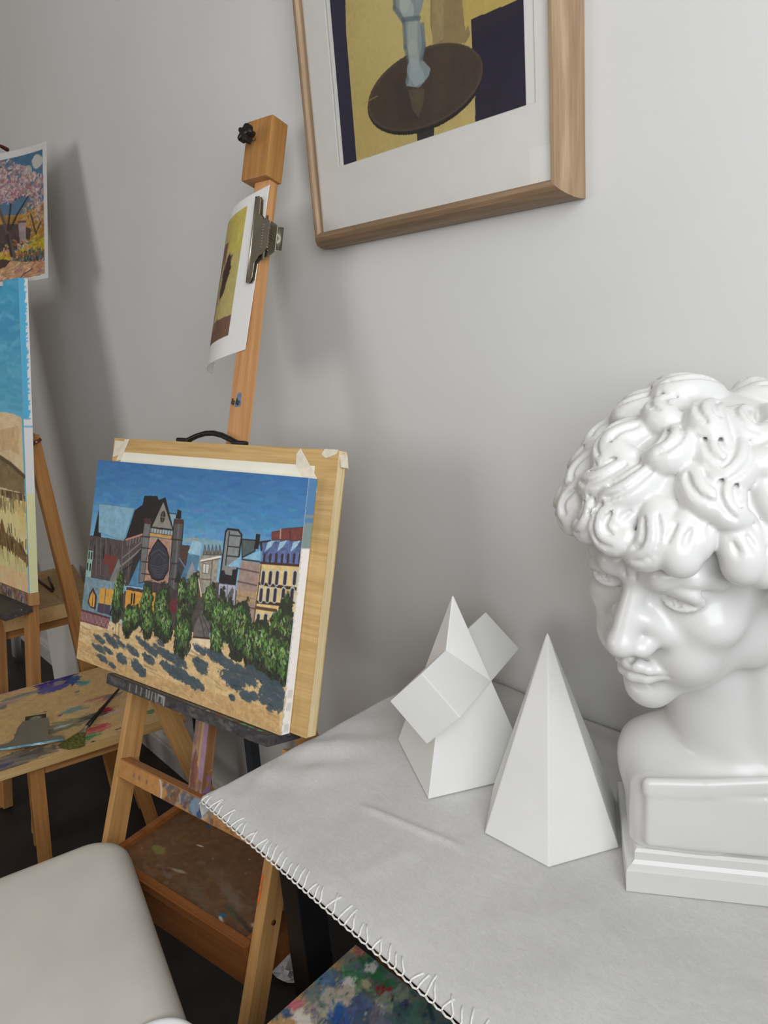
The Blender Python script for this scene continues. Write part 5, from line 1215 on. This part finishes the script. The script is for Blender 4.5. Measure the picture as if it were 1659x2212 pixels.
def bust():
    HS = 1.2; HO = np.array([-.3185, -.165, 1.090])
    R = np.array([[-.9936, -.0952, .0605], [.0842, -.9829, -.1637], [.075, -.1576, .9847]])     # head axes: its right, forward, up
    W = lambda p: R @ (np.array(p, float) * HS) + HO
    Lc = lambda P: ((P - HO) @ R) / HS
    F = Field((-.50, -.37, .886), (-.03, -.004, 1.40), .0021)
    def ell(c, r, k, cut=False, f=F, tilt=None):
        r = np.array(r, float)
        def fn(P):
            q = Lc(P) - c
            if tilt is not None: a = math.radians(tilt); q = np.stack([q[..., 0] * math.cos(a) + q[..., 2] * math.sin(a), q[..., 1], -q[..., 0] * math.sin(a) + q[..., 2] * math.cos(a)], -1)
            k0 = np.linalg.norm(q / r, axis=-1); k1 = np.linalg.norm(q / (r * r), axis=-1) + 1e-9; return k0 * (k0 - 1) / k1 * HS
        f.put(W(c), r.max() * HS, fn, k, cut)
    def cone(a, b, ra, rb, k, cut=False, f=F, world=False):
        a, b = (np.array(a, float), np.array(b, float)) if world else (W(a), W(b)); s_ = 1 if world else HS; ra, rb = ra * s_, rb * s_
        d = b - a; L2 = d @ d + 1e-12
        def fn(P):
            q = P - a; t = np.clip((q @ d) / L2, 0, 1); return np.linalg.norm(q - t[..., None] * d, axis=-1) - (ra + (rb - ra) * t)
        f.put((a + b) / 2, np.linalg.norm(d) / 2 + max(ra, rb), fn, k, cut)
    def chain(pts, rad, k, f=F, cut=False, world=False):
        for i in range(len(pts) - 1): cone(pts[i], pts[i + 1], rad[i], rad[i + 1], k, cut, f, world)
    # skull and face masses
    ell((0, -.012, .142), (.077, .098, .086), .01)
    ell((0, .036, .088), (.061, .056, .082), .02)
    ell((0, .048, .150), (.060, .046, .046), .02)
    ell((0, .042, .036), (.047, .050, .038), .02)
    ell((0, .078, .012), (.021, .019, .019), .014)
    for s in (-1, 1):
        ell((s * .050, .006, .045), (.020, .026, .030), .02)
        ell((s * .043, .062, .083), (.022, .022, .020), .018)
        ell((s * .030, .070, .052), (.022, .022, .024), .016)
    # eye sockets, brow, nose
    for s in (-1, 1):
        ell((s * .031, .100, .111), (.021, .018, .0125), .010, True, tilt=s * 6)
        chain([(s * .007, .0925, .1255), (s * .022, .0935, .1305), (s * .040, .083, .1315), (s * .052, .066, .124)], [.0085, .0090, .0080, .006], .010)
    ell((0, .090, .134), (.016, .011, .011), .010)
    cone((0, .0915, .122), (0, .1130, .075), .0078, .0108, .008)
    ell((0, .1140, .0725), (.0115, .0115, .0100), .006)
    for s in (-1, 1):
        ell((s * .0125, .1025, .0690), (.0078, .0115, .0078), .005)
        cone((s * .012, .098, .090), (s * .022, .088, .076), .007, .008, .012)
    ell((0, .103, .0655), (.006, .012, .005), .004)
    for s in (-1, 1): ell((s * .0068, .1055, .0612), (.0034, .0055, .0032), .002, True)
    # eyeballs and lids
    for s in (-1, 1):
        c = np.array((s * .0315, .0745, .1105)); ell(c, (.0152, .0150, .0150), .002)
        up, lo_ = [], []
        for t in np.linspace(-1, 1, 9):
            x = t * .0165; z = .0068 * (1 - t * t) ** .7 - .0004 * t * s; up.append((s * .0315 + x, .0745 + math.sqrt(max(.0172 ** 2 - (x * .92) ** 2 - z * z, 1e-6)), .1105 + z))
            zl = -.0056 * (1 - t * t) ** .7; lo_.append((s * .0315 + x, .0745 + math.sqrt(max(.0166 ** 2 - (x * .92) ** 2 - zl * zl, 1e-6)), .1105 + zl))
        chain(up, [.0019] + [.0026] * 7 + [.0019], .0022); chain(lo_, [.0015] + [.0020] * 7 + [.0015], .0022)
        up2 = [(a, b + .0005, c_ + .0048) for a, b, c_ in up]; chain(up2, [.0022] + [.0034] * 7 + [.0022], .005)
        ir = [(s * .0315 + .0052 * math.cos(a) + .001, .0745 + .01480, .1108 + .0052 * math.sin(a)) for a in np.linspace(0, 2 * math.pi, 13)]
        chain(ir, [.0007] * 13, .0008, cut=True); ell((s * .0315 + .001, .0745 + .0152, .1112), (.0022, .003, .0022), .001, True)
    # mouth
    chain([(-.0245, .0868, .0405), (-.012, .0975, .0440), (-.004, .1005, .0462), (0, .1000, .0452), (.004, .1005, .0462), (.012, .0975, .0440), (.0245, .0868, .0405)], [.0028, .0050, .0056, .0052, .0056, .0050, .0028], .004)
    chain([(-.0200, .0890, .0372), (-.009, .0965, .0350), (0, .0985, .0345), (.009, .0965, .0350), (.0200, .0890, .0372)], [.0034, .0062, .0068, .0062, .0034], .004)
    chain([(-.0265, .0900, .0400), (-.012, .1025, .0402), (0, .1065, .0405), (.012, .1025, .0402), (.0265, .0900, .0400)], [.0008, .0014, .0016, .0014, .0008], .0022, cut=True)
    ell((0, .0965, .0245), (.016, .007, .0055), .008, True)
    chain([(0, .104, .060), (0, .1025, .0505)], [.0026, .0030], .004, cut=True)
    # furrow between the brows
    for s in (-1, 1): chain([(s * .004, .1005, .128), (s * .006, .101, .139)], [.0014, .0008], .004, cut=True)
    for s in (-1, 1):                                             # ears, half under the hair
        ell((s * .074, -.010, .092), (.008, .018, .028), .008); ell((s * .081, -.007, .094), (.005, .010, .016), .006, True)
    # neck down into the chest block; local frame of the plinth
    yw = math.radians(34); e = np.array([math.cos(yw), math.sin(yw), 0]); b = np.array([-e[1], e[0], 0]); K = np.array([-.340, -.2772, ZS])
    X = lambda p: K + e * p[0] + b * p[1] + np.array([0, 0, p[2]])
    cone(W((0, -.016, .060)), X((.110, .090, .125)), .055, .056, .012, world=True)
    cone(W((.046, .000, .050)), X((.128, .040, .122)), .013, .016, .012, world=True)
    cone(W((-.046, -.006, .055)), X((.146, .050, .124)), .016, .016, .012, world=True)
    def wellip(c, r, k, cut=False):
        c = np.array(c, float); r = np.array(r, float); Q = np.stack([e, b, np.array([0, 0, 1.0])], 1)
        def fn(P):
            q = (P - K) @ Q - c; k0 = np.linalg.norm(q / r, axis=-1); k1 = np.linalg.norm(q / (r * r), axis=-1) + 1e-9; return k0 * (k0 - 1) / k1
        F.put(X(c), r.max(), fn, k, cut)
    def rbox(c, hs, r, k, cut=False):
        c = np.array(c, float); hs = np.array(hs, float); Q = np.stack([e, b, np.array([0, 0, 1.0])], 1)
        def fn(P):
            q = np.abs((P - K) @ Q - c) - (hs - r); return np.linalg.norm(np.maximum(q, 0), axis=-1) + np.minimum(q.max(-1), 0) - r
        F.put(X(c), np.linalg.norm(hs), fn, k, cut)
    rbox((.122, .078, .080), (.117, .066, .050), .020, .02)
    wellip((.120, .080, .104), (.112, .060, .044), .025)
    wellip((.052, .102, .106), (.050, .044, .050), .022)
    wellip((.195, .085, .112), (.052, .052, .046), .025)
    wellip((.075, .026, .078), (.056, .020, .030), .02); wellip((.170, .028, .080), (.056, .020, .032), .02)
    wellip((.122, .004, .060), (.018, .012, .030), .02, True)
    rbox((.130, .018, .092), (.112, .016, .036), .006, .005)
    # flat strap across the chest
    for q0, q1 in (((.022, .008, .127), (.080, .0075, .131)), ((.080, .0075, .131), (.135, .010, .137))):
        for dz in (-.0045, 0, .0045): cone(X((q0[0], q0[1], q0[2] + dz)), X((q1[0], q1[1], q1[2] + dz)), .0062, .0062, .0025, world=True)
    F.D[:, :, :2] = .02
    V, Q4 = F.mesh(); V = relax(V, Q4, 2)
    V[:, 2] = np.maximum(V[:, 2], .8895)
    root = empty('plaster_bust', tuple(X((.122, .078, 0)))); tag(root, 'glossy white bust of a curly-haired youth looking down, on a stepped plinth', 'bust')
    link('head_and_chest', np_mesh('head_and_chest', V, Q4), M['gloss_plaster'], root, smooth=True)
    # stepped plinth
    fr = frame(K, e, b, (0, 0, 1))
    def rect(i): return [(i, i), (.245 - i, i), (.245 - i, .155 - i), (i, .155 - i)]
    bm = bmesh.new(); prof = [(.000, .0), (.000, .026), (.0012, .0285), (.006, .031), (.009, .0345), (.009, .044), (.011, .0475), (.02, .0485)]
    RR = [[bm.verts.new((x, y, z)) for x, y in rect(i)] for i, z in prof]
    for a_, b_ in zip(RR, RR[1:]):
        for j in range(4): bm.faces.new((a_[j], a_[(j + 1) % 4], b_[(j + 1) % 4], b_[j]))
    bm.faces.new(RR[-1]); bm.faces.new(RR[0][::-1])
    link('plinth', mesh_of(bm, 'plinth'), M['gloss_plaster'], root, fr)
    # hair: a cap of carved locks
    G = Field((-.52, -.40, 1.13), (-.10, -.004, 1.44), .0021)
    rg = np.random.default_rng(21)
    hc = np.array((0, -.004, .152)); hr = np.array((.093, .109, .084))
    def hline(y): return np.interp(y, [-.11, -.05, -.02, .02, .05, .075, .10], [.045, .055, .095, .120, .150, .163, .168])
    def cap(P):
        q = Lc(P); d = q - hc; k0 = np.linalg.norm(d / hr, axis=-1); k1 = np.linalg.norm(d / (hr * hr), axis=-1) + 1e-9
        sd = k0 * (k0 - 1) / k1; lim = (hline(q[..., 1]) + .006 - q[..., 2]) * .7
        return smax(sd, lim, .012) * HS
    G.put(W(hc), .13 * HS, cap, .002)
    cd = unit((0, -.30, .95)); ex = np.array((1.0, 0, 0)); ey = np.cross(cd, ex)
    def lock(p, n, fl, L, turn, r0, lift, root=-.004, grooves=True, drop=.004):
        sd = np.cross(n, fl); pts, rad = [], []; q = np.array(p, float); m_ = 15; ds = L / (m_ - 1)
        for i in range(m_):
            t = i / (m_ - 1); a = turn * (t ** 1.5) - .30 * turn * (1 - t) * t * 2
            dd = (q - hc) / hr; q = hc + hr * unit(dd)
            pts.append(q + n * (root + (lift - root) * math.sin(min(t * 1.25, 1) * math.pi / 2))); rad.append(r0 * (.42 + .66 * math.sin(math.pi * min(.10 + .80 * t, 1)) ** .9) * (1 if t < .75 else 1 - (t - .75) * 1.5))
            q = q + (fl * math.cos(a) + sd * math.sin(a)) * ds
            if q[2] < hline(q[1]) - drop and i > 5: break
        chain(pts, rad, .0026, G)
        if grooves:
            P_ = np.array(pts); tg = np.gradient(P_, axis=0); sv = np.cross(n, tg); sv /= np.linalg.norm(sv, axis=1)[:, None] + 1e-9; ra = np.array(rad)
            for o in (-.42, .40):
                gp = P_ + n * (ra * .93)[:, None] + sv * (ra * o)[:, None]; gr = .0014 * np.abs(np.sin(np.linspace(.15, .98, len(P_)) * math.pi)) ** .5
                chain(list(gp[2:-3]), list(gr[2:-3]), .0030, G, cut=True)
    for ti, th in enumerate((8, 27, 46, 64, 82, 100, 118)):
        tr = math.radians(th); cnt = max(4, int(2 * math.pi * math.sin(tr) * .095 / .0215))
        for j in range(cnt):
            a = 2 * math.pi * (j + .5 * (ti % 2) + rg.uniform(-.16, .16)) / cnt
            d = cd * math.cos(tr) + (ex * math.cos(a) + ey * math.sin(a)) * math.sin(tr); p = hc + hr * d
            if p[2] < hline(p[1]) + .010: continue
            n = unit(d / hr); fl = -(cd - d * (cd @ d)); fl = unit(fl - n * (fl @ n) + 1e-6)
            ang = rg.normal() * .45; fl = unit(fl * math.cos(ang) + np.cross(n, fl) * math.sin(ang))
            lock(p, n, fl, rg.uniform(.048, .066), rg.choice([-1, 1]) * rg.uniform(1.6, 3.4), rg.uniform(.0108, .0145), rg.uniform(.003, .008))
    # locks that hang along the hairline and turn up at the tip
    for x, y, z, s, sz in ((.094, .045, .172, 1, 1.3), (.084, .075, .182, -1, 1.25), (.058, .098, .187, 1, 1.2), (.032, .110, .188, -1, 1.1), (.006, .114, .188, 1, 1.15), (-.020, .112, .186, -1, 1.2), (-.046, .102, .181, 1, 1.25), (-.066, .080, .170, -1, 1.3), (-.080, .056, .160, 1, 1.3), (-.088, .028, .146, -1, 1.3), (.090, .016, .150, -1, 1.2), (-.090, .000, .128, -1, 1.2), (.091, -.014, .126, 1, 1.2)):
        c = np.array((x, y, z + .007)); n = unit((c - hc) / hr); dn_ = np.array((0, 0, -1.0)); fl = unit(dn_ - n * (dn_ @ n))
        fl = unit(fl + np.cross(n, fl) * (-.35 * s))
        lock(c, n, fl, .046 * sz, s * rg.uniform(3.2, 4.4), .0108 * sz, .009, root=.0, drop=.016)
    V, Q4 = G.mesh(); V = relax(V, Q4, 2); V[:, 1] = np.minimum(V[:, 1], -.006)
    link('hair', np_mesh('hair', V, Q4), M['gloss_plaster'], root, smooth=True)
bust()
